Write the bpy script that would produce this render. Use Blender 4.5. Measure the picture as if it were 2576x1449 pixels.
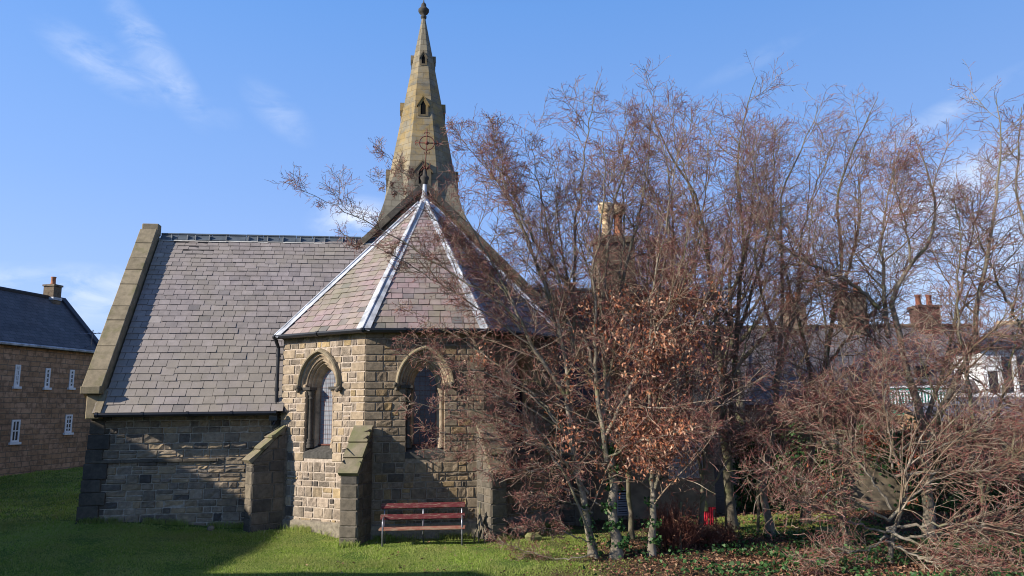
import bpy, math, random
import numpy as np
from mathutils import Vector, Matrix
R = math.radians
for o in list(bpy.data.objects): bpy.data.objects.remove(o)
SC = bpy.context.scene; COL = SC.collection
rnd = random.Random(7); rng = np.random.default_rng(11)

# ------------------------------------------------------------------ camera, sky, sun, exposure
PITCH, ROLL, FPX, EYE, CX, CY = .162, -.0114, 1876.5, 2.7, 1288.0, 724.5
F_ = np.array([0, math.cos(PITCH), math.sin(PITCH)]); U_ = np.array([0, -math.sin(PITCH), math.cos(PITCH)]); R_ = np.array([1., 0, 0])
RC = math.cos(ROLL)*R_ + math.sin(ROLL)*U_; UC = -math.sin(ROLL)*R_ + math.cos(ROLL)*U_
EYEP = np.array([0, 0, EYE])
def at(px, py, y):                       # world point seen at a photo pixel, at distance y in front of the camera
    d = F_ + RC*(px-CX)/FPX - UC*(py-CY)/FPX
    return EYEP + d*(y/d[1])
cam = bpy.data.cameras.new('camera'); co = bpy.data.objects.new('camera', cam); COL.objects.link(co)
cam.sensor_width = 36; cam.lens = FPX/2576*36; cam.clip_start = .1; cam.clip_end = 3000
M = Matrix(((RC[0], UC[0], -F_[0], 0), (RC[1], UC[1], -F_[1], 0), (RC[2], UC[2], -F_[2], EYE), (0, 0, 0, 1)))
co.matrix_world = M; SC.camera = co
TH = .1368; OX, OY = -3.248, 16.474      # the church's own axes: u along its front, v into it
CT, ST = math.cos(TH), math.sin(TH)
SUN_AL, SUN_EL = R(16), R(25.5)
tsu, tsv = -math.cos(SUN_AL), -math.sin(SUN_AL)
sx, sy = CT*tsu - ST*tsv, ST*tsu + CT*tsv
TOSUN = Vector((sx*math.cos(SUN_EL), sy*math.cos(SUN_EL), math.sin(SUN_EL)))
sl = bpy.data.lights.new('sun', 'SUN'); sl.energy = 5.0; sl.angle = R(.53); sl.color = (1, .93, .82)
so = bpy.data.objects.new('sun', sl); COL.objects.link(so); so.rotation_euler = TOSUN.to_track_quat('Z', 'Y').to_euler(); so.location = (-30, -20, 40)
SC.view_settings.view_transform = 'Standard'; SC.view_settings.look = 'None'; SC.view_settings.exposure = 0.66; SC.view_settings.gamma = 1; SC.cycles.filter_width = 1.05
W = bpy.data.worlds.new('World'); SC.world = W; W.use_nodes = True
def build_sky():
    nt = W.node_tree; nt.nodes.clear(); n = nt.nodes.new; l = nt.links.new
    out = n('ShaderNodeOutputWorld'); bg = n('ShaderNodeBackground'); bg.inputs[1].default_value = .12
    sky = n('ShaderNodeTexSky'); sky.sky_type = 'NISHITA'; sky.sun_disc = False
    sky.sun_elevation = SUN_EL; sky.sun_rotation = math.atan2(sx, sy); sky.altitude = 50; sky.air_density = 1.0; sky.dust_density = .25; sky.ozone_density = 2.2
    tc = n('ShaderNodeTexCoord')
    def math_(op, a, b=None, c=None):
        m = n('ShaderNodeMath'); m.operation = op
        for i, x in enumerate((a, b, c)):
            if x is None: continue
            if isinstance(x, (int, float)): m.inputs[i].default_value = x
            else: l(x, m.inputs[i])
        return m.outputs[0]
    def dot(v):
        m = n('ShaderNodeVectorMath'); m.operation = 'DOT_PRODUCT'; l(tc.outputs['Generated'], m.inputs[0]); m.inputs[1].default_value = v
        return m.outputs['Value']
    mp = n('ShaderNodeMapping'); l(tc.outputs['Generated'], mp.inputs[0]); mp.inputs['Scale'].default_value = (9, 9, 20); mp.inputs['Rotation'].default_value = (.2, .5, .4)
    nz = n('ShaderNodeTexNoise'); l(mp.outputs[0], nz.inputs['Vector']); nz.inputs['Scale'].default_value = 1.6; nz.inputs['Detail'].default_value = 9; nz.inputs['Roughness'].default_value = .62; nz.inputs['Distortion'].default_value = .6
    total = None
    # wisps: azimuth, elevation, half length, half width (rad), tilt, strength
    def az_el(px, py):
        d = at(px, py, 100)-EYEP; d /= np.linalg.norm(d); return d
    for px, py, La, Lb, tilt, st in [(395, 150, .075, .020, -50, .38), (260, 160, .06, .022, -25, .30), (700, 283, .045, .020, -38, .22), (548, 285, .025, .014, -20, .10), (895, 550, .05, .024, 8, .75),
                                     (2340, 305, .09, .012, 22, .34), (160, 745, .17, .030, 4, .6), (2380, 660, .22, .10, 14, .5), (1900, 150, .06, .01, 18, .12), (2480, 450, .16, .03, 20, .3)]:
        c = az_el(px, py); e1 = np.cross([0, 0, 1], c)*-1; e1 /= np.linalg.norm(e1); e2 = np.cross(c, e1)*-1; e2 *= np.sign(e2[2])
        t = R(tilt); a = e1*math.cos(t)+e2*math.sin(t); b = -e1*math.sin(t)+e2*math.cos(t)
        x = math_('MULTIPLY', dot(tuple(a/La)), 1.0); y = math_('MULTIPLY', math_('SUBTRACT', dot(tuple(b/Lb)), 0), 1.0)
        x0 = float(np.dot(a, c)/La); y0 = float(np.dot(b, c)/Lb)
        x = math_('SUBTRACT', x, x0); y = math_('SUBTRACT', y, y0)
        r2 = math_('ADD', math_('MULTIPLY', x, x), math_('MULTIPLY', y, y))
        front = math_('GREATER_THAN', dot(tuple(c)), 0)
        m = math_('MULTIPLY', math_('MULTIPLY', math_('POWER', math_('MAXIMUM', math_('SUBTRACT', 1, math_('MULTIPLY', r2, .5)), 0), 1.5), st), front)
        total = m if total is None else math_('ADD', total, m)
    mr = n('ShaderNodeMapRange'); l(nz.outputs[0], mr.inputs[0]); mr.inputs[1].default_value = .36; mr.inputs[2].default_value = .70
    mask = math_('MINIMUM', math_('MULTIPLY', total, mr.outputs[0]), .9)
    el = dot((0, 0, 1)); rp = n('ShaderNodeValToRGB'); l(el, rp.inputs[0]); e = rp.color_ramp.elements   # clear winter sky: pale at the horizon, deep overhead
    for i, (p, c) in enumerate(((0, (.50, .64, .95)), (.12, (.36, .53, .95)), (.28, (.25, .445, .91)), (.50, (.145, .355, .84)), (.66, (.06, .15, .40)), (1, (.025, .06, .18)))):
        x = e[i] if i < 2 else e.new(p); x.position = p; x.color = (*c, 1)
    sc_ = n('ShaderNodeVectorMath'); sc_.operation = 'SCALE'; l(rp.outputs[0], sc_.inputs[0]); l(math_('ADD', 5.95, math_('MULTIPLY', dot((sx, sy, 0)), .9)), sc_.inputs[3])
    tint = n('ShaderNodeMix'); tint.data_type = 'RGBA'; tint.inputs[0].default_value = .85; l(sky.outputs[0], tint.inputs[6]); l(sc_.outputs[0], tint.inputs[7])
    mix = n('ShaderNodeMix'); mix.data_type = 'RGBA'; l(mask, mix.inputs[0]); l(tint.outputs[2], mix.inputs[6]); mix.inputs[7].default_value = (5.6, 5.9, 6.4, 1)
    l(mix.outputs[2], bg.inputs[0]); l(bg.outputs[0], out.inputs[0])
build_sky()

# ------------------------------------------------------------------ helpers
def link(o): COL.objects.link(o); return o
def tag(o, label=None, cat=None, group=None, kind=None):
    if label: o['label'] = label
    if cat: o['category'] = cat
    if group: o['group'] = group
    if kind: o['kind'] = kind
    return o
def empty(name, loc=(0, 0, 0), rz=0):
    o = bpy.data.objects.new(name, None); o.location = loc; o.rotation_euler = (0, 0, rz); o.empty_display_size = .3; return link(o)
class MB:
    def __init__(s): s.v = []; s.f = []; s.m = []; s.uv = []
    def face(s, pts, mi=0, uv=None):
        i = len(s.v); s.v += [tuple(map(float, p)) for p in pts]; s.f.append(tuple(range(i, i+len(pts)))); s.m.append(mi)
        s.uv += list(uv) if uv else [(0, 0)]*len(pts)
    def mesh(s, vs, fs, mi=0):
        i = len(s.v); s.v += [tuple(map(float, p)) for p in vs]
        for f in fs: s.f.append(tuple(i+k for k in f)); s.m.append(mi); s.uv += [(0, 0)]*len(f)
    def hexa(s, c, mi=0):                # 8 corners: bottom ring then top ring, both counter-clockwise from above
        s.mesh(c, [(3, 2, 1, 0), (4, 5, 6, 7), (0, 1, 5, 4), (1, 2, 6, 5), (2, 3, 7, 6), (3, 0, 4, 7)], mi)
    def box(s, x0, x1, y0, y1, z0, z1, mi=0):
        s.hexa([(x0, y0, z0), (x1, y0, z0), (x1, y1, z0), (x0, y1, z0), (x0, y0, z1), (x1, y0, z1), (x1, y1, z1), (x0, y1, z1)], mi)
    def bbox(s, x0, x1, y0, y1, z0, z1, b=.01, mi=0):   # box with chamfered edges
        vs = []; idx = {}
        for ix, x in ((0, x0), (1, x1)):
            for iy, y in ((0, y0), (1, y1)):
                for iz, z in ((0, z0), (1, z1)):
                    for ax in range(3):
                        p = [x, y, z]; sg = [1 if k == 0 else -1 for k in (ix, iy, iz)]
                        for k in range(3):
                            if k != ax: p[k] += sg[k]*b
                        idx[(ix, iy, iz, ax)] = len(vs); vs.append(p)
        fs = []
        for ax in range(3):
            o1, o2 = [(1, 2), (2, 0), (0, 1)][ax]
            for sd in (0, 1):
                q = []
                for a, b_ in ((0, 0), (1, 0), (1, 1), (0, 1)):
                    k = [0, 0, 0]; k[ax] = sd; k[o1] = a; k[o2] = b_; q.append(idx[(*k, ax)])
                fs.append(q if sd else q[::-1])
        for ax in range(3):
            o1, o2 = [(1, 2), (2, 0), (0, 1)][ax]
            for a in (0, 1):
                for b_ in (0, 1):
                    def kk(e):
                        k = [0, 0, 0]; k[ax] = e; k[o1] = a; k[o2] = b_; return k
                    q = [idx[(*kk(0), o1)], idx[(*kk(1), o1)], idx[(*kk(1), o2)], idx[(*kk(0), o2)]]
                    fs.append(q if (a == b_) else q[::-1])
        for k in [(a, b_, c) for a in (0, 1) for b_ in (0, 1) for c in (0, 1)]:
            q = [idx[(*k, 0)], idx[(*k, 1)], idx[(*k, 2)]]
            fs.append(q if sum(k) % 2 else q[::-1])
        s.mesh(vs, fs, mi)
    def tube(s, pts, r, sides=8, mi=0, cap=True):
        P = [Vector(p) for p in pts]; rs = r if isinstance(r, (list, tuple)) else [r]*len(P)
        base = len(s.v); ref = None
        for i, p in enumerate(P):
            t = (P[min(i+1, len(P)-1)]-P[max(i-1, 0)]).normalized()
            if ref is None: ref = t.orthogonal().normalized()
            a = (ref-t*ref.dot(t)).normalized(); b = t.cross(a); ref = a
            for k in range(sides):
                an = 2*math.pi*k/sides; s.v.append(tuple(p+(a*math.cos(an)+b*math.sin(an))*rs[i]))
        for i in range(len(P)-1):
            for k in range(sides):
                k2 = (k+1) % sides; s.f.append((base+i*sides+k, base+i*sides+k2, base+(i+1)*sides+k2, base+(i+1)*sides+k)); s.m.append(mi); s.uv += [(0, 0)]*4
        if cap:
            s.f.append(tuple(base+k for k in range(sides))[::-1]); s.m.append(mi); s.uv += [(0, 0)]*sides
            e = base+(len(P)-1)*sides; s.f.append(tuple(e+k for k in range(sides))); s.m.append(mi); s.uv += [(0, 0)]*sides
    def lathe(s, c, prof, sides=16, mi=0):   # prof: (radius, z)
        c = Vector(c); base = len(s.v)
        for r, z in prof:
            for k in range(sides):
                an = 2*math.pi*(k+.5)/sides; s.v.append((c.x+r*math.cos(an), c.y+r*math.sin(an), c.z+z))
        for i in range(len(prof)-1):
            for k in range(sides):
                k2 = (k+1) % sides; s.f.append((base+i*sides+k, base+i*sides+k2, base+(i+1)*sides+k2, base+(i+1)*sides+k)); s.m.append(mi); s.uv += [(0, 0)]*4
        e = base+(len(prof)-1)*sides; s.f.append(tuple(e+k for k in range(sides))); s.m.append(mi); s.uv += [(0, 0)]*sides
    def build(s, name, mats, parent=None, smooth=False):
        me = bpy.data.meshes.new(name); me.from_pydata(s.v, [], s.f)
        for m in (mats if isinstance(mats, (list, tuple)) else [mats]): me.materials.append(m)
        me.polygons.foreach_set('material_index', s.m)
        if smooth: me.polygons.foreach_set('use_smooth', [True]*len(s.f))
        ul = me.uv_layers.new(name='UVMap'); ul.data.foreach_set('uv', [c for p in s.uv for c in p])
        me.update(); o = bpy.data.objects.new(name, me); link(o)
        if parent: o.parent = parent
        return o
def np_mesh(name, V, Fq, mat, parent=None, smooth=True):   # vertices (n,3), faces (m,k)
    me = bpy.data.meshes.new(name); n, k = Fq.shape
    me.vertices.add(len(V)); me.vertices.foreach_set('co', np.ascontiguousarray(V, dtype=np.float32).ravel())
    me.loops.add(n*k); me.loops.foreach_set('vertex_index', np.ascontiguousarray(Fq, dtype=np.int32).ravel())
    me.polygons.add(n); me.polygons.foreach_set('loop_start', np.arange(0, n*k, k, dtype=np.int32))
    me.polygons.foreach_set('use_smooth', np.full(n, smooth))
    me.update(calc_edges=True); me.validate()
    me.materials.append(mat); o = bpy.data.objects.new(name, me); link(o)
    if parent: o.parent = parent
    return o

# ------------------------------------------------------------------ materials
class Mt:
    def __init__(s, name, rough=.85, spec=.3):
        s.m = bpy.data.materials.new(name); s.m.use_nodes = True; s.nt = s.m.node_tree; s.b = s.nt.nodes['Principled BSDF']
        s.b.inputs['Roughness'].default_value = rough; s.b.inputs['Specular IOR Level'].default_value = spec
        s.tc = s.nt.nodes.new('ShaderNodeTexCoord')
    def n(s, t): return s.nt.nodes.new(t)
    def l(s, a, b): s.nt.links.new(a, b)
    def noise(s, scale, detail=5, rough=.55, vec=None, dist=0, sc3=None):
        t = s.n('ShaderNodeTexNoise'); t.inputs['Scale'].default_value = scale; t.inputs['Detail'].default_value = detail; t.inputs['Roughness'].default_value = rough; t.inputs['Distortion'].default_value = dist
        v = vec or s.tc.outputs['Object']
        if sc3:
            mp = s.n('ShaderNodeMapping'); mp.inputs['Scale'].default_value = sc3; s.l(v, mp.inputs[0]); v = mp.outputs[0]
        s.l(v, t.inputs['Vector']); return t.outputs[0]
    def rand(s): return s.n('ShaderNodeNewGeometry').outputs['Random Per Island']
    def ramp(s, fac, stops, mode='LINEAR'):
        r = s.n('ShaderNodeValToRGB'); r.color_ramp.interpolation = mode; e = r.color_ramp.elements
        while len(e) > 1: e.remove(e[-1])
        for i, (p, c) in enumerate(stops):
            x = e[0] if i == 0 else e.new(p); x.position = p; x.color = (*c, 1) if len(c) == 3 else c
        s.l(fac, r.inputs[0]); return r.outputs[0]
    def rng(s, v, a, b, c=0, d=1):
        m = s.n('ShaderNodeMapRange'); s.l(v, m.inputs[0])
        for i, x in enumerate((a, b, c, d)): m.inputs[i+1].default_value = x
        return m.outputs[0]
    def mix(s, f, a, b, mode='MIX'):
        m = s.n('ShaderNodeMix'); m.data_type = 'RGBA'; m.blend_type = mode
        for k, x in ((0, f), (6, a), (7, b)):
            if isinstance(x, (int, float)): m.inputs[k].default_value = x
            elif isinstance(x, tuple): m.inputs[k].default_value = (*x, 1)
            else: s.l(x, m.inputs[k])
        return m.outputs[2]
    def mul(s, a, b):
        m = s.n('ShaderNodeMath'); m.operation = 'MULTIPLY'
        for i, x in enumerate((a, b)):
            if isinstance(x, (int, float)): m.inputs[i].default_value = x
            else: s.l(x, m.inputs[i])
        return m.outputs[0]
    def grey(s, v):
        c = s.n('ShaderNodeCombineColor')
        for i in range(3): s.l(v, c.inputs[i])
        return c.outputs[0]
    def bump(s, h, strength=.5, dist=.02):
        b = s.n('ShaderNodeBump'); b.inputs['Strength'].default_value = strength; b.inputs['Distance'].default_value = dist; s.l(h, b.inputs['Height']); s.l(b.outputs[0], s.b.inputs['Normal'])
    def col(s, c):
        if isinstance(c, tuple): s.b.inputs['Base Color'].default_value = (*c, 1)
        else: s.l(c, s.b.inputs['Base Color'])
        return s
MATS = {}
def stone_mat(name, stops, soot=(.55, .72), sootcol=(.05, .043, .036), sootamt=.85, bump=.6, big=1.1):
    t = Mt(name, .92, .15); c = t.ramp(t.rand(), stops)
    v = t.rng(t.noise(9, 8, .65), .3, .7, .62, 1.25); c = t.mix(1., c, t.grey(v), 'MULTIPLY')
    fine = t.noise(38, 6, .7)
    s1 = t.rng(t.noise(big, 6, .62, dist=.4), soot[0], soot[1]); s2 = t.rng(fine, .36, .6, .25, 1)
    c = t.mix(t.mul(t.mul(s1, s2), sootamt), c, sootcol); t.col(c); t.bump(fine, bump, .02); MATS[name] = t.m; return t.m
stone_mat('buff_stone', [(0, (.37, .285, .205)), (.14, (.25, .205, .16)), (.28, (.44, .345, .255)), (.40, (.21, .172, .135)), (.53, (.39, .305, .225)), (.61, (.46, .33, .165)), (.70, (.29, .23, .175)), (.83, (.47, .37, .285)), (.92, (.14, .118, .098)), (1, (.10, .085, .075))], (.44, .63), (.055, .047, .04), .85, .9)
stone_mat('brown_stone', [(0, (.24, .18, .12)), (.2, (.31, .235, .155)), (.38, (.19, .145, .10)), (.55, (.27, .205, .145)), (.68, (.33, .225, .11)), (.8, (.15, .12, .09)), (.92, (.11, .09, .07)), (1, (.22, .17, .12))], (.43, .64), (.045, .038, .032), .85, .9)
stone_mat('grey_stone', [(0, (.27, .215, .15)), (.25, (.38, .30, .215)), (.4, (.15, .125, .10)), (.6, (.31, .245, .17)), (.75, (.40, .295, .18)), (.9, (.19, .16, .13)), (1, (.09, .08, .07))], (.50, .70), (.045, .043, .043), .7)
stone_mat('dressed_stone', [(0, (.38, .29, .19)), (.5, (.34, .26, .18)), (1, (.42, .33, .23))], (.50, .68), (.055, .048, .04), .9, .25, 1.7)
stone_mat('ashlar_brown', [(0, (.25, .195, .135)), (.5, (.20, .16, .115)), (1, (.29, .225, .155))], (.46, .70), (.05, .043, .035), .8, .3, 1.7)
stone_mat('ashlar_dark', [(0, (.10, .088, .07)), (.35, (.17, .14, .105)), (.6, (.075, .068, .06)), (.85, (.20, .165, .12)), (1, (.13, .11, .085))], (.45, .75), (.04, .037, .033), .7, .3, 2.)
def mortar(name, c):
    t = Mt(name, .95, .1); t.col(t.mix(1., c, t.grey(t.rng(t.noise(14, 6), .3, .7, .6, 1.2)), 'MULTIPLY')); t.bump(t.noise(60, 4), .4, .01); MATS[name] = t.m
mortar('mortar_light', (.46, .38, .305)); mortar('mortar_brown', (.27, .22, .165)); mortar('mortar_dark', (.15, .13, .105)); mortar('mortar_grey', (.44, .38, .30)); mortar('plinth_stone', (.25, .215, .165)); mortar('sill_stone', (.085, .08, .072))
def mossy(name, c1, c2, moss, a=.45, b=.65, bump=.4):
    t = Mt(name, .93, .12); c = t.mix(t.rng(t.noise(6, 7, .65), .35, .65), c1, c2)
    c = t.mix(t.rng(t.noise(2.6, 6, .6), a, b), c, moss); c = t.mix(1., c, t.grey(t.rng(t.rand(), 0, 1, .9, 1.08)), 'MULTIPLY'); t.col(c); t.bump(t.noise(30, 7, .7), bump, .02); MATS[name] = t.m
mossy('coping_stone', (.20, .165, .11), (.30, .245, .165), (.15, .14, .065), .5, .75)
mossy('weathering_stone', (.16, .138, .095), (.24, .20, .14), (.15, .148, .075), .44, .66)
def slate_mat(name, stops, lichen=(.2, .19, .12), la=.55, lb=.75, zgrad=None):
    t = Mt(name, .55, .4); c = t.ramp(t.rand(), stops)
    c = t.mix(1., c, t.grey(t.rng(t.noise(5, 7, .6), .3, .7, .8, 1.15)), 'MULTIPLY')
    m = t.rng(t.noise(.75, 5, .6), la, lb)
    if zgrad:
        sp = t.n('ShaderNodeSeparateXYZ'); t.l(t.tc.outputs['Object'], sp.inputs[0]); z = t.rng(sp.outputs[2], zgrad[0], zgrad[1], 1, 0)
        mm = t.n('ShaderNodeMath'); mm.operation = 'MAXIMUM'; t.l(m, mm.inputs[0]); t.l(t.mul(z, t.rng(t.noise(1.6, 5), .3, .6, .3, 1)), mm.inputs[1]); m = mm.outputs[0]
    c = t.mix(t.mul(m, .6), c, lichen); t.col(c); t.bump(t.noise(22, 6, .6), .25, .01); MATS[name] = t.m
slate_mat('slate_purple', [(0, (.245, .208, .20)), (.3, (.285, .242, .235)), (.5, (.215, .187, .184)), (.75, (.262, .225, .22)), (.92, (.32, .275, .268)), (.97, (.155, .138, .14)), (1, (.36, .315, .30))], (.27, .235, .175), .38, .68, (3.2, 6.2))
slate_mat('slate_apse', [(0, (.27, .20, .195)), (.25, (.33, .24, .235)), (.45, (.23, .19, .18)), (.6, (.29, .235, .215)), (.8, (.26, .215, .175)), (.93, (.36, .275, .265)), (.97, (.14, .13, .13)), (1, (.18, .165, .16))], (.20, .19, .11), .45, .7)
slate_mat('slate_far', [(0, (.10, .092, .095)), (.5, (.135, .12, .125)), (1, (.085, .08, .085))], (.12, .11, .09))
def plain(name, c, rough=.6, spec=.4, var=.25, sc=8, metal=0, bump=0):
    t = Mt(name, rough, spec); t.col(t.mix(1., c, t.grey(t.rng(t.noise(sc, 5), .3, .7, 1-var, 1+var)), 'MULTIPLY')); t.b.inputs['Metallic'].default_value = metal
    if bump: t.bump(t.noise(sc*4, 5), bump, .01)
    MATS[name] = t.m; return t.m
plain('under_slate', (.035, .032, .034), .8, .2); plain('lead', (.42, .435, .47), .6, .4, .5, 4, 0, .4); plain('black_iron', (.012, .013, .016), .35, .5); plain('ridge_blue', (.085, .10, .115), .45, .5, .25, 5, 0, .2)
plain('terracotta', (.34, .14, .075), .8, .2, .25, 10); plain('buff_clay', (.55, .40, .24), .8, .2, .25, 10); plain('white_paint', (.78, .78, .78), .5, .4, .08)
plain('rust_iron', (.13, .045, .032), .8, .3, .35, 20); plain('steel_tube', (.22, .22, .25), .4, .5, .3, 20, .6); plain('dark_glass', (.02, .022, .026), .08, .6, .2)
plain('shade_black', (.006, .006, .006), .9, .1); plain('grey_vent', (.30, .31, .34), .6, .3, .15); plain('grey_board', (.34, .345, .36), .7, .3, .2, 3); plain('brown_render', (.20, .165, .12), .9, .1, .3, 4, 0, .3)
plain('red_cloth', (.62, .035, .055), .7, .2, .3, 9); plain('green_paint', (.02, .30, .20), .6, .3, .2); plain('brown_brick', (.115, .07, .056), .9, .15, .35, 12, 0, .3); plain('red_brick', (.19, .075, .05), .9, .15, .35, 12, 0, .3); plain('cement', (.5, .48, .44), .9, .1, .2)
plain('moss_stone', (.20, .20, .085), .95, .1, .4, 9, 0, .6); plain('rubble', (.20, .165, .115), .95, .1, .4, 7, 0, .6)
t = Mt('sky_pale_glass', .22, .5); c = t.mix(t.rng(t.noise(3, 3), .3, .7), (.20, .215, .25), (.28, .29, .32)); t.col(c); MATS['sky_pale_glass'] = t.m  # pale sky reflection painted into the base colour of the sunlit window
t = Mt('dark_apse_glass', .18, .5); c = t.mix(t.rng(t.noise(3, 3), .3, .7), (.012, .015, .03), (.03, .035, .06)); t.col(c); MATS['dark_apse_glass'] = t.m
t = Mt('bench_red', .6, .3); w = t.rng(t.noise(7, 8, .7, sc3=(.8, 9, 9)), .52, .62); t.col(t.mix(w, t.mix(t.noise(3), (.095, .015, .018), (.15, .023, .025)), (.27, .18, .13))); t.bump(t.noise(10, 6, .6, sc3=(.5, 12, 12)), .3, .006); MATS['bench_red'] = t.m
t = Mt('bench_worn', .75, .2); w = t.rng(t.noise(6, 8, .7, sc3=(.8, 9, 9)), .42, .62); t.col(t.mix(w, (.26, .075, .055), (.38, .27, .18))); t.bump(t.noise(10, 6, .6, sc3=(.5, 12, 12)), .3, .006); MATS['bench_worn'] = t.m
def spire_mat():
    t = Mt('spire_stone', .92, .12)
    br = t.n('ShaderNodeTexBrick'); t.l(t.tc.outputs['UV'], br.inputs['Vector']); br.inputs['Scale'].default_value = 1; br.inputs['Brick Width'].default_value = .62; br.inputs['Row Height'].default_value = .31; br.inputs['Mortar Size'].default_value = .012; br.inputs['Bias'].default_value = .0; br.offset = .5
    br.inputs['Color1'].default_value = (.185, .165, .125, 1); br.inputs['Color2'].default_value = (.25, .22, .165, 1); br.inputs['Mortar'].default_value = (.13, .11, .08, 1)
    c = t.mix(1., br.outputs[0], t.grey(t.rng(t.noise(2.2, 8, .65), .3, .7, .75, 1.2)), 'MULTIPLY')
    sp = t.n('ShaderNodeSeparateXYZ'); t.l(t.tc.outputs['Object'], sp.inputs[0])
    zz = t.mul(t.rng(sp.outputs[2], 12.5, 15.5, 0, 1), t.rng(sp.outputs[2], 17, 20.5, 1, .1))
    li = t.mul(t.rng(t.noise(2.1, 9, .7, dist=.5), .40, .58), zz)
    c = t.mix(t.mul(li, .55), c, (.37, .235, .06)); c = t.mix(t.rng(t.noise(.9, 7, .65),   .50, .70, 0, .65), c, (.085, .08, .07)); t.col(c)
    t.bump(t.mul(br.outputs[1], -1.0), .5, .03); MATS['spire_stone'] = t.m
spire_mat()
def house_mat(name, c1, c2, c3, bw=.5, rh=.2, mort=(.20, .165, .12), ms=.014):
    t = Mt(name, .92, .12)
    nv = t.n('ShaderNodeVectorMath'); nv.operation = 'MULTIPLY_ADD'; nn = t.n('ShaderNodeTexNoise'); nn.inputs['Scale'].default_value = 3; t.l(t.tc.outputs['UV'], nn.inputs['Vector']); t.l(nn.outputs['Color'], nv.inputs[0]); nv.inputs[1].default_value = (.10, .05, 0); t.l(t.tc.outputs['UV'], nv.inputs[2])
    br = t.n('ShaderNodeTexBrick'); t.l(nv.outputs[0], br.inputs['Vector']); br.inputs['Scale'].default_value = 1; br.inputs['Brick Width'].default_value = bw; br.inputs['Row Height'].default_value = rh; br.inputs['Mortar Size'].default_value = ms; br.offset = .43; br.squash = .72; br.squash_frequency = 3
    br.inputs['Color1'].default_value = (*c1, 1); br.inputs['Color2'].default_value = (*c2, 1); br.inputs['Mortar'].default_value = (*mort, 1)
    vo = t.n('ShaderNodeTexVoronoi'); vo.inputs['Scale'].default_value = 2.2; t.l(t.tc.outputs['UV'], vo.inputs['Vector'])
    c = t.mix(t.rng(t.noise(4.5, 6, .6, vec=t.tc.outputs['UV']), .46, .62, 0, .8), br.outputs[0], c3)
    c = t.mix(1., c, t.grey(t.rng(t.noise(.7, 6, .6, vec=t.tc.outputs['UV']), .3, .7, .72, 1.2)), 'MULTIPLY'); t.col(c)
    t.bump(t.mul(br.outputs[1], -1.0), .6, .03); MATS[name] = t.m
house_mat('house_stone', (.40, .235, .13), (.52, .32, .20), (.22, .14, .09))
house_mat('garden_wall_stone', (.2, .16, .11), (.28, .22, .15), (.11, .09, .065), .42, .17)
house_mat('stack_stone', (.16, .12, .085), (.22, .165, .115), (.09, .07, .055), .42, .17)
def flat_slate(name, c1, c2, bw=.3, rh=.2):
    t = Mt(name, .6, .3); br = t.n('ShaderNodeTexBrick'); t.l(t.tc.outputs['UV'], br.inputs['Vector']); br.inputs['Scale'].default_value = 1; br.inputs['Brick Width'].default_value = bw; br.inputs['Row Height'].default_value = rh; br.inputs['Mortar Size'].default_value = .008; br.offset = .5
    br.inputs['Color1'].default_value = (*c1, 1); br.inputs['Color2'].default_value = (*c2, 1); br.inputs['Mortar'].default_value = tuple(x*.4 for x in c1)+(1,)
    c = t.mix(1., br.outputs[0], t.grey(t.rng(t.noise(1.2, 7, .65, vec=t.tc.outputs['UV']), .3, .7, .7, 1.25)), 'MULTIPLY'); t.col(c); t.bump(t.mul(br.outputs[1], -1.), .4, .02); MATS[name] = t.m
flat_slate('house_slate', (.085, .085, .095), (.115, .11, .12)); flat_slate('terrace_slate', (.12, .105, .108), (.165, .145, .148)); flat_slate('low_slate', (.12, .12, .15), (.17, .165, .195)); flat_slate('vestry_slate', (.05, .047, .05), (.075, .07, .07))
def bark(name, stops, moss=(.16, .17, .07), ma=.5, mb=.7):
    t = Mt(name, .9, .15); c = t.ramp(t.noise(7, 7, .65, sc3=(1, 1, .35)), stops); c = t.mix(t.rng(t.noise(2.4, 5), ma, mb, 0, .7), c, moss); t.col(c); t.bump(t.noise(26, 6, .7, sc3=(1, 1, .25)), .7, .02); MATS[name] = t.m
bark('bark_pale', [(.3, (.12, .10, .075)), (.5, (.20, .17, .13)), (.7, (.29, .255, .205))]); bark('bark_dark', [(.3, (.09, .075, .058)), (.5, (.16, .135, .10)), (.7, (.24, .20, .155))], (.14, .15, .06), .42, .62)
t = Mt('limb_bark', .85, .2); c = t.ramp(t.noise(3, 5, .6), [(.3, (.11, .07, .048)), (.5, (.20, .145, .10)), (.68, (.38, .32, .25))]); t.col(t.mix(t.rng(t.noise(1.7, 4), .55, .7, 0, .6), c, (.17, .17, .08))); MATS['limb_bark'] = t.m
t = Mt('twig_bark', .7, .3); t.col(t.ramp(t.rand(), [(0, (.08, .022, .02)), (.35, (.17, .052, .046)), (.65, (.27, .10, .08)), (.88, (.38, .20, .155)), (1, (.52, .37, .29))])); MATS['twig_bark'] = t.m
t = Mt('whip_bark', .75, .25); t.col(t.ramp(t.rand(), [(0, (.08, .028, .022)), (.4, (.15, .062, .046)), (.75, (.25, .13, .095)), (1, (.46, .34, .25))])); MATS['whip_bark'] = t.m
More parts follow.
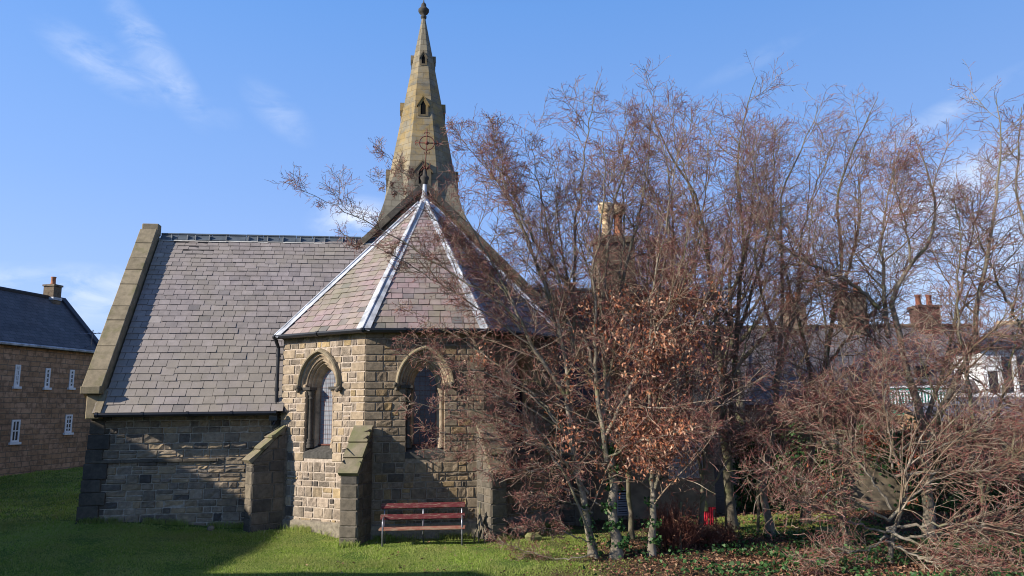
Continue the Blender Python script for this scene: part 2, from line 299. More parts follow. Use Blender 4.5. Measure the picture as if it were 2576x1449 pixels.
def leafmat(name, stops, trans=.25, rough=.6, spec=.3, patch=None):
    t = Mt(name, rough, spec); c = t.ramp(t.rand(), stops)
    if patch: c = t.mix(t.rng(t.noise(.8, 6, .65), .42, .68, 0, .65), c, patch); c = t.mix(1., c, t.grey(t.rng(t.noise(.33, 4), .3, .7, .72, 1.2)), 'MULTIPLY')
    t.col(c)
    tr = t.n('ShaderNodeBsdfTranslucent'); t.l(c, tr.inputs[0]); ms = t.n('ShaderNodeMixShader'); ms.inputs[0].default_value = trans
    out = t.nt.nodes['Material Output']; t.l(t.b.outputs[0], ms.inputs[1]); t.l(tr.outputs[0], ms.inputs[2]); t.l(ms.outputs[0], out.inputs[0]); MATS[name] = t.m
leafmat('dead_beech_leaf', [(0, (.28, .09, .042)), (.4, (.41, .16, .08)), (.7, (.52, .26, .15)), (.92, (.66, .45, .31)), (1, (.19, .065, .033))])
leafmat('russet_leaf', [(0, (.25, .07, .035)), (.6, (.36, .115, .055)), (1, (.42, .17, .09))]); leafmat('litter_leaf', [(0, (.10, .045, .028)), (.4, (.18, .082, .045)), (.75, (.27, .14, .08)), (1, (.42, .28, .18))], .1)
leafmat('ivy_leaf', [(0, (.018, .05, .014)), (.5, (.03, .085, .022)), (.85, (.06, .13, .035)), (1, (.11, .17, .07))], .12, .55, .22)
leafmat('grass_blade', [(0, (.21, .31, .045)), (.35, (.29, .40, .07)), (.7, (.36, .47, .10)), (.9, (.44, .48, .16)), (1, (.54, .48, .26))], .48, .6, .2, (.42, .41, .15))
def ground_mat():
    t = Mt('lawn_ground', .95, .1); c = t.ramp(t.noise(.9, 8, .65), [(.3, (.085, .14, .026)), (.5, (.125, .19, .036)), (.7, (.19, .22, .07))])
    c = t.mix(t.rng(t.noise(28, 5, .7), .35, .7), c, (.065, .11, .02)); sp = t.n('ShaderNodeSeparateXYZ'); t.l(t.tc.outputs['Object'], sp.inputs[0])
    a = t.n('ShaderNodeMath'); a.operation = 'ADD'; t.l(sp.outputs[0], a.inputs[0]); t.l(t.rng(t.noise(.6, 5), .2, .8, -1.6, 1.6), a.inputs[1])
    earth = t.ramp(t.noise(5, 8, .7), [(.3, (.05, .034, .022)), (.55, (.10, .065, .042)), (.75, (.15, .095, .06))])
    c = t.mix(t.rng(a.outputs[0], .1, 1.5), c, earth); t.col(c); t.bump(t.noise(16, 7, .7), .8, .05); MATS['lawn_ground'] = t.m
ground_mat()

# ------------------------------------------------------------------ the ground
def sstep(a, b, x): t = np.clip((x-a)/(b-a), 0, 1); return t*t*(3-2*t)
def gz(x, y):
    x = np.asarray(x, float); y = np.asarray(y, float)
    z = .30*sstep(4.2, 9.5, -x)*sstep(9, 15, y) + .22*sstep(10, 18, -x)*sstep(20, 30, y)
    z = z + .10*sstep(15.0, 17.5, y)*sstep(-6.5, -4.2, x)*sstep(3.6, 4.6, -x)
    z = z + .016*np.sin(x*1.7+.6*y)*np.cos(y*1.3-.4*x)*sstep(40, 20, np.abs(y))
    return z
def make_ground():
    xs = np.unique(np.concatenate([np.linspace(-600, -40, 15), np.linspace(-40, -12, 29), np.linspace(-12, 14, 131), np.linspace(14, 45, 32), np.linspace(45, 600, 15)]))
    ys = np.unique(np.concatenate([np.linspace(-200, -5, 12), np.linspace(-5, 9, 15), np.linspace(9, 22, 66), np.linspace(22, 60, 39), np.linspace(60, 1200, 20)]))
    X, Y = np.meshgrid(xs, ys); V = np.stack([X, Y, gz(X, Y)], -1).reshape(-1, 3); nx = len(xs); i = np.arange(len(ys)-1)[:, None]*nx+np.arange(nx-1)[None]
    Fq = np.stack([i, i+1, i+nx+1, i+nx], -1).reshape(-1, 4)
    return tag(np_mesh('lawn', V, Fq, MATS['lawn_ground']), kind='structure')
make_ground()

# ------------------------------------------------------------------ masonry and slating helpers
def courses(z0, z1, lo, hi, seed):
    r = random.Random(seed); zs = [z0]
    while zs[-1] < z1-lo*.6: zs.append(zs[-1]+r.uniform(lo, hi))
    zs[-1] = z1; return zs
def stone(mb, P0, U, N, a0, a1, za, zb, d, rough, r, mi, j=.007, top=None):
    P0, U, N = Vector(P0), Vector(U), Vector(N)
    def tp(a): return min(zb, top(a)) if top else zb
    a0 += j; a1 -= j; za += j
    if a1-a0 < .03: return
    t0, t1 = tp(a0)-j, tp(a1)-j
    if max(t0, t1)-za < .02: return
    t0 = max(t0, za+.004); t1 = max(t1, za+.004)
    w = a1-a0; h = max(t0, t1)-za; e = min(.016, w*.25, h*.25)
    nx = 2 if w < .2 else 3; nz = 1 if h < .14 else 2
    fa = [0, e/w]+[e/w+(1-2*e/w)*k/nx for k in range(1, nx)]+[1-e/w, 1]
    fz = [0, e/h]+[e/h+(1-2*e/h)*k/nz for k in range(1, nz)]+[1-e/h, 1]
    vs = []
    for iz, z in enumerate(fz):
        for ia, a in enumerate(fa):
            edge = ia in (0, len(fa)-1) or iz in (0, len(fz)-1)
            aa = a0+w*a; tz = t0+(t1-t0)*a; zz = za+(tz-za)*z
            dd = -.006 if edge else d+rough*r.uniform(-1, 1)
            if not edge and rough > .004: aa += r.uniform(-.2, .2)*e; zz += r.uniform(-.2, .2)*e
            vs.append(P0+U*aa+Vector((0, 0, zz))+N*dd)
    k = len(fa)
    mb.mesh(vs, [(y*k+x, y*k+x+1, (y+1)*k+x+1, (y+1)*k+x) for y in range(len(fz)-1) for x in range(k-1)], mi)
def panel(mb, P0, U, N, width, zs, seed, hole=None, top=None, rub=0, dres=1, ql=0, qr=0, wmin=.15, wmax=.5, d=(.012, .034), rough=.009, jamb=None):
    r = random.Random(seed)
    for i in range(len(zs)-1):
        z0, z1 = zs[i], zs[i+1]
        h = hole(z0, z1) if hole else None
        segs = [(0, width, ql, qr)] if not h else [(0, h[0], ql, -1), (h[1], width, -1, qr)]
        for a0, a1, L, Rr in segs:
            a, b = a0, a1
            def qw(q): return (.40 if (i % 2 == 0) == (q > 0) else .24) if q != -1 else (.30 if i % 2 else .15)
            if L: w = min(qw(L), b-a); stone(mb, P0, U, N, a-(.012 if L != -1 else 0), a+w, z0, z1, .02, .0025, r, dres, top=top); a += w
            if Rr and b-a > .1: w = min(qw(Rr), b-a); stone(mb, P0, U, N, b-w, b+(.012 if Rr != -1 else 0), z0, z1, .02, .0025, r, dres, top=top); b -= w
            while b-a > .02:
                w = r.uniform(wmin, wmax)
                if b-a-w < wmin*.8: w = b-a
                if w > .75: w = w/2
                if z1-z0 > .17 and r.random() < .33:
                    zm = z0+(z1-z0)*r.uniform(.38, .62)
                    for q0, q1 in ((z0, zm), (zm, z1)): stone(mb, P0, U, N, a, a+w, q0, q1, r.uniform(*d), rough*.8, r, rub, top=top)
                else: stone(mb, P0, U, N, a, a+w, z0, z1, r.uniform(*d), rough, r, rub, top=top)
                a += w
def slates(mb, P0, U, S, N, L, uL, uR, w=.28, e0=.21, e1=.14, seed=1, mi=0, stop=0):
    P0, U, S, N = Vector(P0), Vector(U), Vector(S), Vector(N); r = random.Random(seed); s = 0; k = 0
    while s < L-.03:
        ex = e0+(e1-e0)*s/L; s1 = min(s+ex+.05, L); lo, hi = min(uL(s), uL(s1)), max(uR(s), uR(s1))
        u = lo-(w*.5 if k % 2 else 0)-r.uniform(0, .03)
        while u < hi:
            ww = w*r.uniform(.9, 1.12); g = .005; js = r.uniform(-.006, .006)
            if r.random() < .02: js -= r.uniform(.02, .05)
            c = []
            for uu, ss in ((u+g, s+js), (u+ww-g, s+js), (u+ww-g, s1), (u+g, s1)):
                c.append((min(max(uu, uL(max(ss, 0))), uR(max(ss, 0))), ss))
            u += ww
            if c[1][0]-c[0][0] < .02 and c[2][0]-c[3][0] < .02: continue
            t = .025+r.uniform(-.005, .007); tw = r.uniform(-.002, .002)
            wv = .010*math.sin(c[0][0]*.9+.7)*math.sin(c[0][1]*.8)+.006*math.sin(c[0][0]*2.3+c[0][1]*1.7); P0s = P0+N*wv
            top = [P0s+U*c[0][0]+S*c[0][1]+N*(t+tw), P0s+U*c[1][0]+S*c[1][1]+N*(t-tw), P0s+U*c[2][0]+S*c[2][1]+N*.006, P0s+U*c[3][0]+S*c[3][1]+N*.006]
            bot = [p-N*.009 for p in top]
            mb.mesh(top+bot, [(0, 1, 2, 3), (4, 5, 1, 0), (5, 6, 2, 1), (7, 4, 0, 3)], mi)
        s += ex; k += 1
def ubox(mb, x0, x1, y0, y1, z0, z1, mi=0, off=0):   # box whose UVs run in metres
    for p, q in (((x0, y0), (x1, y0)), ((x1, y0), (x1, y1)), ((x1, y1), (x0, y1)), ((x0, y1), (x0, y0))):
        l = math.hypot(q[0]-p[0], q[1]-p[1]); mb.face([(p[0], p[1], z0), (q[0], q[1], z0), (q[0], q[1], z1), (p[0], p[1], z1)], mi, [(off, z0), (off+l, z0), (off+l, z1), (off, z1)])
    mb.face([(x0, y0, z1), (x1, y0, z1), (x1, y1, z1), (x0, y1, z1)], mi, [(0, 0), (x1-x0, 0), (x1-x0, y1-y0), (0, y1-y0)])
def uface(mb, pts, mi=0):                # planar polygon with UVs in metres: u along the first edge
    P = [Vector(p) for p in pts]; a = (P[1]-P[0]).normalized(); n = None
    for k in range(2, len(P)):
        n = a.cross(P[k]-P[0])
        if n.length > 1e-6: break
    n.normalize(); b = n.cross(a)
    mb.face(P, mi, [((p-P[0]).dot(a), (p-P[0]).dot(b)) for p in P])

# ------------------------------------------------------------------ the church (local axes u, v, z)
church = tag(empty('church', (OX, OY, 0), TH), 'stone church with slate roofs, polygonal apse and tall octagonal spire beside the lawn', 'church')
W2, PH, WF, HE = 2.505, .6476, 2.633, 4.43
cp, sp_ = math.cos(PH), math.sin(PH)
A = [Vector((-W2*cp, W2*sp_, 0)), Vector((0, 0, 0)), Vector((WF, 0, 0)), Vector((WF+W2*cp, W2*sp_, 0))]
NRM = [Vector((-1, 0, 0)), Vector((-sp_, -cp, 0)), Vector((0, -1, 0)), Vector((sp_, -cp, 0)), Vector((1, 0, 0))]
def corner(i, o): n1, n2 = NRM[i], NRM[i+1]; return A[i]+(n1+n2)*(o/(1+n1.dot(n2)))
C0, ZSILL, ZSP, ZB = .166, 1.92, 3.26, -.25
def hw_arch(a, z):                       # half width at height z of the opening of half width a
    if z <= ZSP: return a
    r = C0+a; q = r*r-(z-ZSP)**2; return max(0, math.sqrt(q)-C0) if q > 0 else 0
WK = .90
APEX = lambda a: ZSP+math.sqrt((C0+a)**2-C0**2)
def arch_pts(a, n=9):
    r = C0+a; ph = math.acos(C0/r); right = [(-C0+r*math.cos(ph*k/n), ZSP+r*math.sin(ph*k/n)) for k in range(n+1)]
    return [(-x, z) for x, z in right][:-1]+right[::-1]
zs_apse = courses(ZB, HE+.02, .13, .24, 5)
def wall_face(i, seed, window):
    P0 = A[i]; U = (A[i+1]-A[i]).normalized(); N = NRM[i+1]; width = (A[i+1]-A[i]).length; ac = width/2 if i else width*.475
    mb = MB()
    hole = (lambda z0, z1: None) if not window else (lambda z0, z1: None if z1 < ZSILL-.22 or z0 > APEX(.60) else (ac-WK*max(hw_arch(.60, z0) if z0 > ZSP else .46, .46 if z0 < ZSP else 0), ac+WK*max(hw_arch(.60, z0) if z0 > ZSP else .46, .46 if z0 < ZSP else 0)))
    panel(mb, P0, U, N, width, zs_apse, seed, hole=hole if window else None, ql=1, qr=-2 if i == 9 else 1, rub=0, dres=1, wmin=.12, wmax=.38, d=(.010, .030) if i else (.008, .022), rough=.012 if i else .008)
    # bedding mortar behind the stones
    def pt(a, z, d=0): return P0+U*a+Vector((0, 0, z))-N*d
    if window:
        zz = [ZB, ZSILL-.2]+[ZSILL-.2+(ZSP-ZSILL+.2)*k/2 for k in (1, 2)]+[ZSP+(APEX(.6)-ZSP)*k/8 for k in range(1, 9)]
        mb.face([pt(0, ZB), pt(width, ZB), pt(width, ZSILL-.2), pt(0, ZSILL-.2)], 2)
        for z0, z1 in zip(zz[1:-1], zz[2:]):
            h0, h1 = (WK*hw_arch(.6 if z0 >= ZSP else .47, z0), WK*hw_arch(.6 if z1 > ZSP else .47, z1))
            mb.face([pt(0, z0), pt(ac-h0, z0), pt(ac-h1, z1), pt(0, z1)], 2); mb.face([pt(ac+h0, z0), pt(width, z0), pt(width, z1), pt(ac+h1, z1)], 2)
        mb.face([pt(0, zz[-1]), pt(width, zz[-1]), pt(width, HE+.02), pt(0, HE+.02)], 2)
    else: mb.face([pt(0, ZB), pt(width, ZB), pt(width, HE+.02), pt(0, HE+.02)], 2)
    return mb, pt, ac
def window(wall, pt_, ac, glass, bars=True):
    pt = lambda a, z, d=0: pt_(ac+(a-ac)*WK, z, d)
    def sweep(mb, prof, paths, mi=0):
        L = [[pt(ac+x, z, d) for x, z in paths(a)] for a, d in prof]
        for k in range(len(L)-1):
            for j in range(len(L[k])-1): mb.face([L[k][j], L[k][j+1], L[k+1][j+1], L[k+1][j]], mi)
    g = MB(); ring = [(-.29, ZSILL)]+arch_pts(.29)+[(.29, ZSILL)]; g.face([pt(ac+x, z, .315) for x, z in ring][::-1], 0)
    win = g.build('window', glass, wall)
    m = MB(); sweep(m, [(.645, .005), (.64, -.032), (.585, -.034), (.56, .02), (.545, .012), (.52, .03), (.50, .035), (.49, .075), (.465, .065), (.445, .085), (.43, .135), (.405, .12), (.385, .145), (.37, .19), (.345, .20), (.27, .33)], arch_pts)
    m.build('arch_moulding', MATS['dressed_stone'], win)
    for s in (-1, 1):
        m = MB(); sweep(m, [(.475, -.012), (.46, .002), (.46, .20), (.365, .215), (.35, .235), (.27, .33)], lambda a: [(s*a, ZSILL-.1), (s*a, ZSP)]); m.build('jamb', MATS['dressed_stone'], win)
        m = MB(); c = pt(ac+s*.405, 0, .105); zc = ZSP-.25
        m.lathe(c, [(.085, ZSILL-.02), (.085, ZSILL+.05), (.07, ZSILL+.06), (.085, ZSILL+.09), (.085, ZSILL+.11), (.062, ZSILL+.13), (.074, ZSILL+.155), (.074, ZSILL+.17), (.052, ZSILL+.19), (.052, zc-.02), (.066, zc-.01), (.066, zc+.01), (.052, zc+.02), (.058, zc+.06), (.085, zc+.10), (.07, zc+.12), (.10, zc+.16), (.105, zc+.18), (.08, zc+.19)], 12); m.build('column', MATS['ashlar_dark'] if s < 0 else MATS['dressed_stone'], win, True)
        m = MB(); q = [(.31, -.035), (.60, -.035), (.60, .2), (.31, .2)]
        b = [pt(ac+s*x, ZSP-.06, d) for x, d in q]; t = [pt(ac+s*x, ZSP+.005, d) for x, d in q]
        if s < 0: b, t = b[::-1], t[::-1]
        m.hexa(b+t); m.build('impost', MATS['ashlar_dark'], win)
        # carved label stop: a lump of leaves at each end of the hood mould
        m = MB(); r = random.Random(int(ac*100)+s)
        for k in range(9):
            cc = Vector(pt(ac+s*(.69+r.uniform(-.05, .05)), ZSP-.02+r.uniform(-.07, .05), -.07+r.uniform(-.03, .03))); rr = r.uniform(.035, .055)
            m.lathe(cc, [(rr*.3, -rr), (rr*.85, -rr*.5), (rr, 0), (rr*.8, rr*.6), (rr*.25, rr)], 7)
        m.build('label_stop', MATS['ashlar_dark'], win, True)
    m = MB(); sweep(m, [(.635, .0), (.645, -.085), (.66, -.11), (.69, -.115), (.715, -.09), (.735, -.04), (.735, .0)], arch_pts); m.build('hood_mould', MATS['coping_stone'], win)
    m = MB(); q = [(-.02, ZSILL-.24), (-.02, ZSILL-.11), (.36, ZSILL+.06)]
    for k in range(2): m.face([pt(ac-.475, q[k][1], q[k][0]), pt(ac+.475, q[k][1], q[k][0]), pt(ac+.475, q[k+1][1], q[k+1][0]), pt(ac-.475, q[k+1][1], q[k+1][0])])
    for s in (-1, 1): m.face([pt(ac+s*.475, q[0][1], -.02), pt(ac+s*.475, q[1][1], -.02), pt(ac+s*.475, q[0][1], .05)])
    m.build('sill', MATS['sill_stone'], win)
    m = MB(); bz = ZSILL+.08
    for x in (-.27, -.13, 0, .13, .27): m.tube([pt(ac+x, bz-.06, .285), pt(ac+x, ZSP+(APEX(.28)-ZSP)*(1-(abs(x)/.28)**1.4), .285)], .0045 if abs(x) < .25 else .007, 4)
    while bz < APEX(.27)-.05:
        h = hw_arch(.28, bz); m.tube([pt(ac-h, bz, .28), pt(ac+h, bz, .28)], .0032, 4); bz += .105
    m.tube([pt(ac-.29, ZSILL+.045, .27), pt(ac+.29, ZSILL+.045, .27)], .02, 4); m.build('grille', MATS['rust_iron'], win)
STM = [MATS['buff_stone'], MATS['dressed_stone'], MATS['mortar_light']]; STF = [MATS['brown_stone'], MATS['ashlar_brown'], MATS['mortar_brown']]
for i, seed, gl in ((0, 21, 'sky_pale_glass'), (1, 22, 'dark_apse_glass'), (2, 23, 'dark_apse_glass')):
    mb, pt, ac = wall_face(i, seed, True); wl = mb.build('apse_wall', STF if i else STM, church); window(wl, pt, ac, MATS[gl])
# plinth round the foot of the apse
mb = MB()
for i in range(3):
    a, b = corner(i, .07), corner(i+1, .07); a2, b2 = corner(i, -.05), corner(i+1, -.05); zt = Vector((0, 0, .30)); zt2 = Vector((0, 0, .36)); z0 = Vector((0, 0, -.5))
    mb.face([a+z0, b+z0, b+zt, a+zt]); mb.face([a+zt, b+zt, b2+zt2, a2+zt2])
mb.build('plinth', MATS['plinth_stone'], church)
# apse roof
TOP = Vector((WF/2, 2.861, 8.355)); ZE = HE+.05
G = [corner(i, .15)+Vector((0, 0, ZE)) for i in range(4)]; BL = Vector((-W2*cp-.15, 3.4, ZE)); BR = Vector((WF+W2*cp+.15, 3.4, ZE))
ring = [BL]+G+[BR]; roof = MB()
def face_axes(p, q, t): U = (q-p).normalized(); n = U.cross(t-p).normalized(); S = n.cross(U); return U, S, n
for i in range(5):
    p, q = ring[i], ring[i+1]; U, S, n = face_axes(p, q, TOP); L = (TOP-p).dot(S); ut = (TOP-p).dot(U); wd = (q-p).length
    roof.face([p, q, TOP], 1); 
    if 0 < i < 4: slates(roof, p, U, S, n, L-.25, lambda s, ut=ut, L=L: ut*s/L, lambda s, ut=ut, L=L, wd=wd: wd+(ut-wd)*s/L, .25, .20, .135, 40+i)
aroof = roof.build('apse_roof', [MATS['slate_apse'], MATS['under_slate']], church)
for i in range(1, 5):
    m = MB(); p = ring[i]; d = (TOP-p); n1 = face_axes(ring[i-1], ring[i], TOP)[2]; n2 = face_axes(ring[i], ring[i+1], TOP)[2]; dn = d.normalized(); up = (n1+n2).normalized(); r = random.Random(i)
    a1 = dn.cross(n1)*-1; a2 = dn.cross(n2)
    a1 = a1 if a1.dot(ring[i-1]-p) > 0 else -a1; a2 = a2 if a2.dot(ring[i+1]-p) > 0 else -a2
    K = 5
    for k in range(K):
        f0, f1 = k/K*.95-.01, (k+1)/K*.95; b0 = p+d*f0; b1 = p+d*f1; w0 = .155*(1-f0*.45); w1 = .155*(1-f1*.45); lift = .030+.006*(K-k)
        for a_, n_ in ((a1, n1), (a2, n2)):
            q0 = [b0+up*(lift+.01), b0+a_*w0+n_*lift, b1+a_*w1+n_*(lift-.004), b1+up*(lift+.006)]
            m.mesh(q0+[x-n_*.012 for x in q0], [(0, 1, 2, 3), (4, 5, 1, 0), (5, 6, 2, 1)])
    m.tube([p+d*(-.012)+up*.05, p+d*.2+up*.052, p+d*.96+up*.045], .036, 8); m.build('lead_hip', MATS['lead'], aroof)
m = MB(); m.lathe((TOP.x, TOP.y, TOP.z), [(.17, -.18), (.11, -.02), (.075, .10), (.06, .26), (.05, .42)], 10); m.build('lead_collar', MATS['lead'], aroof, True)
m = MB(); m.lathe((TOP.x, TOP.y, TOP.z+.4), [(.05, 0), (.09, .04), (.085, .1), (.12, .16), (.12, .20), (.06, .26), (.05, .34), (.03, .42)], 12); m.build('finial_base', MATS['ashlar_dark'], aroof, True)
m = MB(); cz = 9.93; cx, cy = TOP.x+.05, TOP.y; P3 = lambda x, z: (cx+x, cy, cz+z)
m.tube([(TOP.x, cy, TOP.z+.7), P3(0, 0), P3(.0, .40)], .014, 6); m.tube([P3(-.33, 0), P3(.33, 0)], .014, 6)
m.tube([P3(.20*math.cos(t), .20*math.sin(t)) for t in np.linspace(0, 2*math.pi, 33)], .014, 6, cap=False); m.lathe(P3(0, 0), [(.01, -.055), (.05, -.03), (.055, 0), (.05, .03), (.01, .055)], 10)
for ang in (0, 90, 180, 270):
    c_, s_ = math.cos(R(ang)), math.sin(R(ang)); rot = lambda x, z: P3(x*c_-z*s_, x*s_+z*c_)
    for sg in (-1, 1): m.tube([rot(.27, 0), rot(.31, .03*sg), rot(.30, .065*sg), rot(.265, .07*sg), rot(.26, .045*sg)], .010, 5)
    if ang in (90,): m.tube([rot(.3, 0), rot(.42, 0)], .010, 5)
    m.lathe(rot(.205, 0), [(.005, -.03), (.03, 0), (.005, .03)], 6)
for k in range(8):
    t = k*.785; m.tube([P3(0, -.75), (cx+.1*math.cos(t), cy+.1*math.sin(t), cz-.72+.05*(k % 2)), (cx+.16*math.cos(t), cy+.16*math.sin(t), cz-.80+.2*(k % 2))], [.012, .014, .006], 5)
m.build('iron_cross', MATS['rust_iron'], aroof, True)
# gutters and downpipe
def gutter(name, pts, parent, r=.055):
    m = MB(); m.tube(pts, r, 8); P = [Vector(p) for p in pts]
    for a, b in zip(P[:-1], P[1:]):
        n = max(1, int((b-a).length/.9)); t = (b-a).normalized()
        for k in range(n+1):
            c = a+(b-a)*(k/max(n, 1)); m.tube([c-t*.03, c+t*.03], r*1.25, 8)
    return m.build(name, MATS['black_iron'], parent, False)
gutter('gutter', [corner(i, .19)+Vector((0, 0, HE+.03)) for i in range(4)], church)
m = MB(); c = corner(0, .08)+Vector((-.04, .02, 0)); m.tube([corner(0, .19)+Vector((0, 0, HE)), c+Vector((0, 0, HE-.22)), c+Vector((0, 0, 2.55)), c+Vector((-.05, -.05, 2.42))], .042, 8)
for z in (4.0, 3.2, 2.6): m.tube([c+Vector((0, 0, z)), c+Vector((0, 0, z+.08))], .056, 8)
m.box(c.x-.13, c.x+.05, c.y-.12, c.y+.05, 2.52, 2.68); m.build('downpipe', MATS['black_iron'], church, False)
# corner buttresses of the apse
def buttress(P, D, wdt, proj, zt, zb, seed, zbase=-.35):
    D = Vector(D).normalized(); U = Vector((-D.y, D.x, 0)); h = wdt/2; m = MB(); r = random.Random(seed)
    slope = lambda t: zb+(zt-zb)*(1-t/proj)           # t = distance out from the wall
    O0 = P-D*.25; q = lambda u, t, z: P+U*u+D*t+Vector((0, 0, z))
    m.hexa([q(-h, -.25, zbase), q(h, -.25, zbase), q(h, proj, zbase), q(-h, proj, zbase), q(-h, -.25, zt+.1), q(h, -.25, zt+.1), q(h, proj, zb), q(-h, proj, zb)][0:4][::-1]+[q(-h, -.25, zt+.1), q(h, -.25, zt+.1), q(h, proj, zb), q(-h, proj, zb)][::-1], 2)
    zs = courses(zbase, zb, .22, .32, seed); zs2 = zs+courses(zb, zt+.2, .2, .3, seed)[1:]
    panel(m, q(-h, proj, 0), U, D, wdt, zs, seed, wmin=.2, wmax=.5, d=(.012, .02), rough=.003, rub=0)
    panel(m, q(h, proj, 0), -D, U, proj, zs2, seed+1, top=slope_l(slope, proj), wmin=.22, wmax=.5, d=(.012, .022), rough=.004, rub=0)
    panel(m, q(-h, 0, 0), D, -U, proj, zs2, seed+2, top=lambda a: slope(a), wmin=.22, wmax=.5, d=(.012, .022), rough=.004, rub=0)
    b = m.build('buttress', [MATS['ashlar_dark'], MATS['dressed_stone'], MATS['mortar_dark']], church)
    K = 3; sl = (D*proj+Vector((0, 0, zb-zt))); Ls = sl.length; sl.normalize(); n = U.cross(sl); n = n if n.z > 0 else -n; top = P+Vector((0, 0, zt))
    for k in range(K):
        m = MB(); a0, a1 = Ls*k/K-.02, Ls*(k+1)/K+.05; hh = h+.03
        t0, t1 = .05, .10
        c8 = [top+U*(-hh)+sl*a0, top+U*hh+sl*a0, top+U*hh+sl*a1, top+U*(-hh)+sl*a1]
        up = [c8[0]+n*t0, c8[1]+n*t0, c8[2]+n*t1, c8[3]+n*t1]
        m.hexa(c8[::-1]+up[::-1]); m.build('weathering_slab', MATS['weathering_stone'], b)
    return b
def slope_l(f, proj): return lambda a: f(proj-a)
bis = lambda i: (NRM[i]+NRM[i+1])
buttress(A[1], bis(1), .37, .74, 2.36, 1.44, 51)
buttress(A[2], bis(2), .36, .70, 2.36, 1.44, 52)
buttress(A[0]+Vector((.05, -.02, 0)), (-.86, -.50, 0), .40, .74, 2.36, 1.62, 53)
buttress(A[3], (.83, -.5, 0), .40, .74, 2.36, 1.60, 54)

# the transept to the left of the apse
VT, UL, VR, ZR, ZT = 1.80, -6.25, 4.566, 7.565, 2.72
mb = MB(); zs = courses(-.3, 2.9, .13, .24, 8); UR = A[0].x+.02
panel(mb, (UL, VT, 0), (1, 0, 0), (0, -1, 0), UR-UL, zs, 31, rub=0, dres=1, ql=1, wmin=.16, wmax=.5, d=(.010, .045), rough=.016)
mb.face([(UL, VT, -.3), (UR, VT, -.3), (UR, VT, 2.9), (UL, VT, 2.9)], 2)
uface(mb, [(UL, 7.6, -.3), (UL, VT, -.3), (UL, VT, 2.75), (UL, VR, ZR-.05), (UL, 7.6, 2.7)], 3)
tw = mb.build('transept_wall', [MATS['grey_stone'], MATS['ashlar_dark'], MATS['mortar_grey'], MATS['stack_stone']], church)
m = MB(); r = random.Random(3); u = UL+.1
while u < -3.4: w = r.uniform(.5, .9); m.bbox(u, min(u+w, -3.4)-.006, VT-.075, VT+.05, 1.60, 1.67, .01); u += w
m.build('string_course', MATS['ashlar_dark'], tw)
m = MB(); z = -.2; k = 0                       # clasping corner with a batter
while z < 2.75:
    h = r.uniform(.26, .36); b0 = UL-.17*max(0, 1-z/2.7); m.bbox(b0, UL+(.42 if k % 2 else .30), VT-.05-.05*max(0, 1-z/2.7), VT+.5, z+.006, z+h-.006, .012); z += h; k += 1
m.build('corner_quoin', MATS['ashlar_dark'], tw)
RS = Vector((0, VR-1.35, ZR-ZT)); RL = RS.length; RS.normalize(); RN = Vector((0, -RS.z, RS.y))
mb = MB(); u0 = -5.92; P0 = Vector((u0, 1.35, ZT))
slates(mb, P0, (1, 0, 0), RS, RN, RL-.05, lambda s: 0 if s > .55 else -.17, lambda s: 5.95 if s > 1 else 3.98, .275, .225, .15, 61)
mb.face([P0, P0+Vector((6.3, 0, 0)), P0+Vector((6.3, 0, 0))+RS*RL, P0+RS*RL], 1); mb.face([P0+RS*RL, P0+RS*RL+Vector((6.3, 0, 0)), (.38, 7.8, ZT), (u0, 7.8, ZT)], 1)
mb.face([P0+Vector((0, 0, -.04)), P0+Vector((0, .4, -.04)), P0+Vector((6.3, .4, -.04)), P0+Vector((6.3, 0, -.04))], 1)
troof = mb.build('transept_roof', [MATS['slate_purple'], MATS['under_slate']], church)
m = MB(); u = u0+.02; kk = 0
while u < .3:
    w = .455; x1 = u+w-.012; lift = .02 if kk % 2 else .012; c = Vector((0, VR, ZR+.05+lift*.3)); f = .20
    for sgn in (-1, 1):
        d = Vector((0, sgn*(1/1.83), -1.507/1.83)); nn = Vector((0, sgn*.83, .55))
        p = [Vector((u, 0, 0))+c, Vector((x1, 0, 0))+c, Vector((x1, 0, 0))+c+d*f, Vector((u, 0, 0))+c+d*f]
        m.mesh(p+[x-nn*.02 for x in p], [(0, 1, 2, 3), (3, 2, 6, 7), (0, 3, 7, 4), (2, 1, 5, 6)])
    m.tube([c+Vector((u, 0, .018)), c+Vector((x1, 0, .018))], .028, 7); u += w; kk += 1
m.build('ridge_tiles', MATS['ridge_blue'], troof)
m = MB(); u = u0
while u < .3:
    w = rnd.uniform(.2, .6)
    c = Vector((0, VR, ZR+.05)); d = Vector((0, -1/1.83, -1.507/1.83)); q = c+d*rnd.uniform(.205, .225); m.mesh([q+Vector((u, -.008, 0)), q+Vector((u+w, -.008, 0)), q+Vector((u+w, -.006, 0))+d*rnd.uniform(.02, .045), q+Vector((u, -.006, 0))+d*rnd.uniform(.02, .045)], [(0, 3, 2, 1)]); u += w
    m.box(u-.013, u-.003, VR-.12, VR-.03, ZR-.12, ZR+.03)
m.build('mortar_bed', MATS['cement'], troof)
gutter('gutter', [(-5.97, 1.27, ZT-.03), (A[0].x-.1, 1.27, ZT-.03)], church, .05)
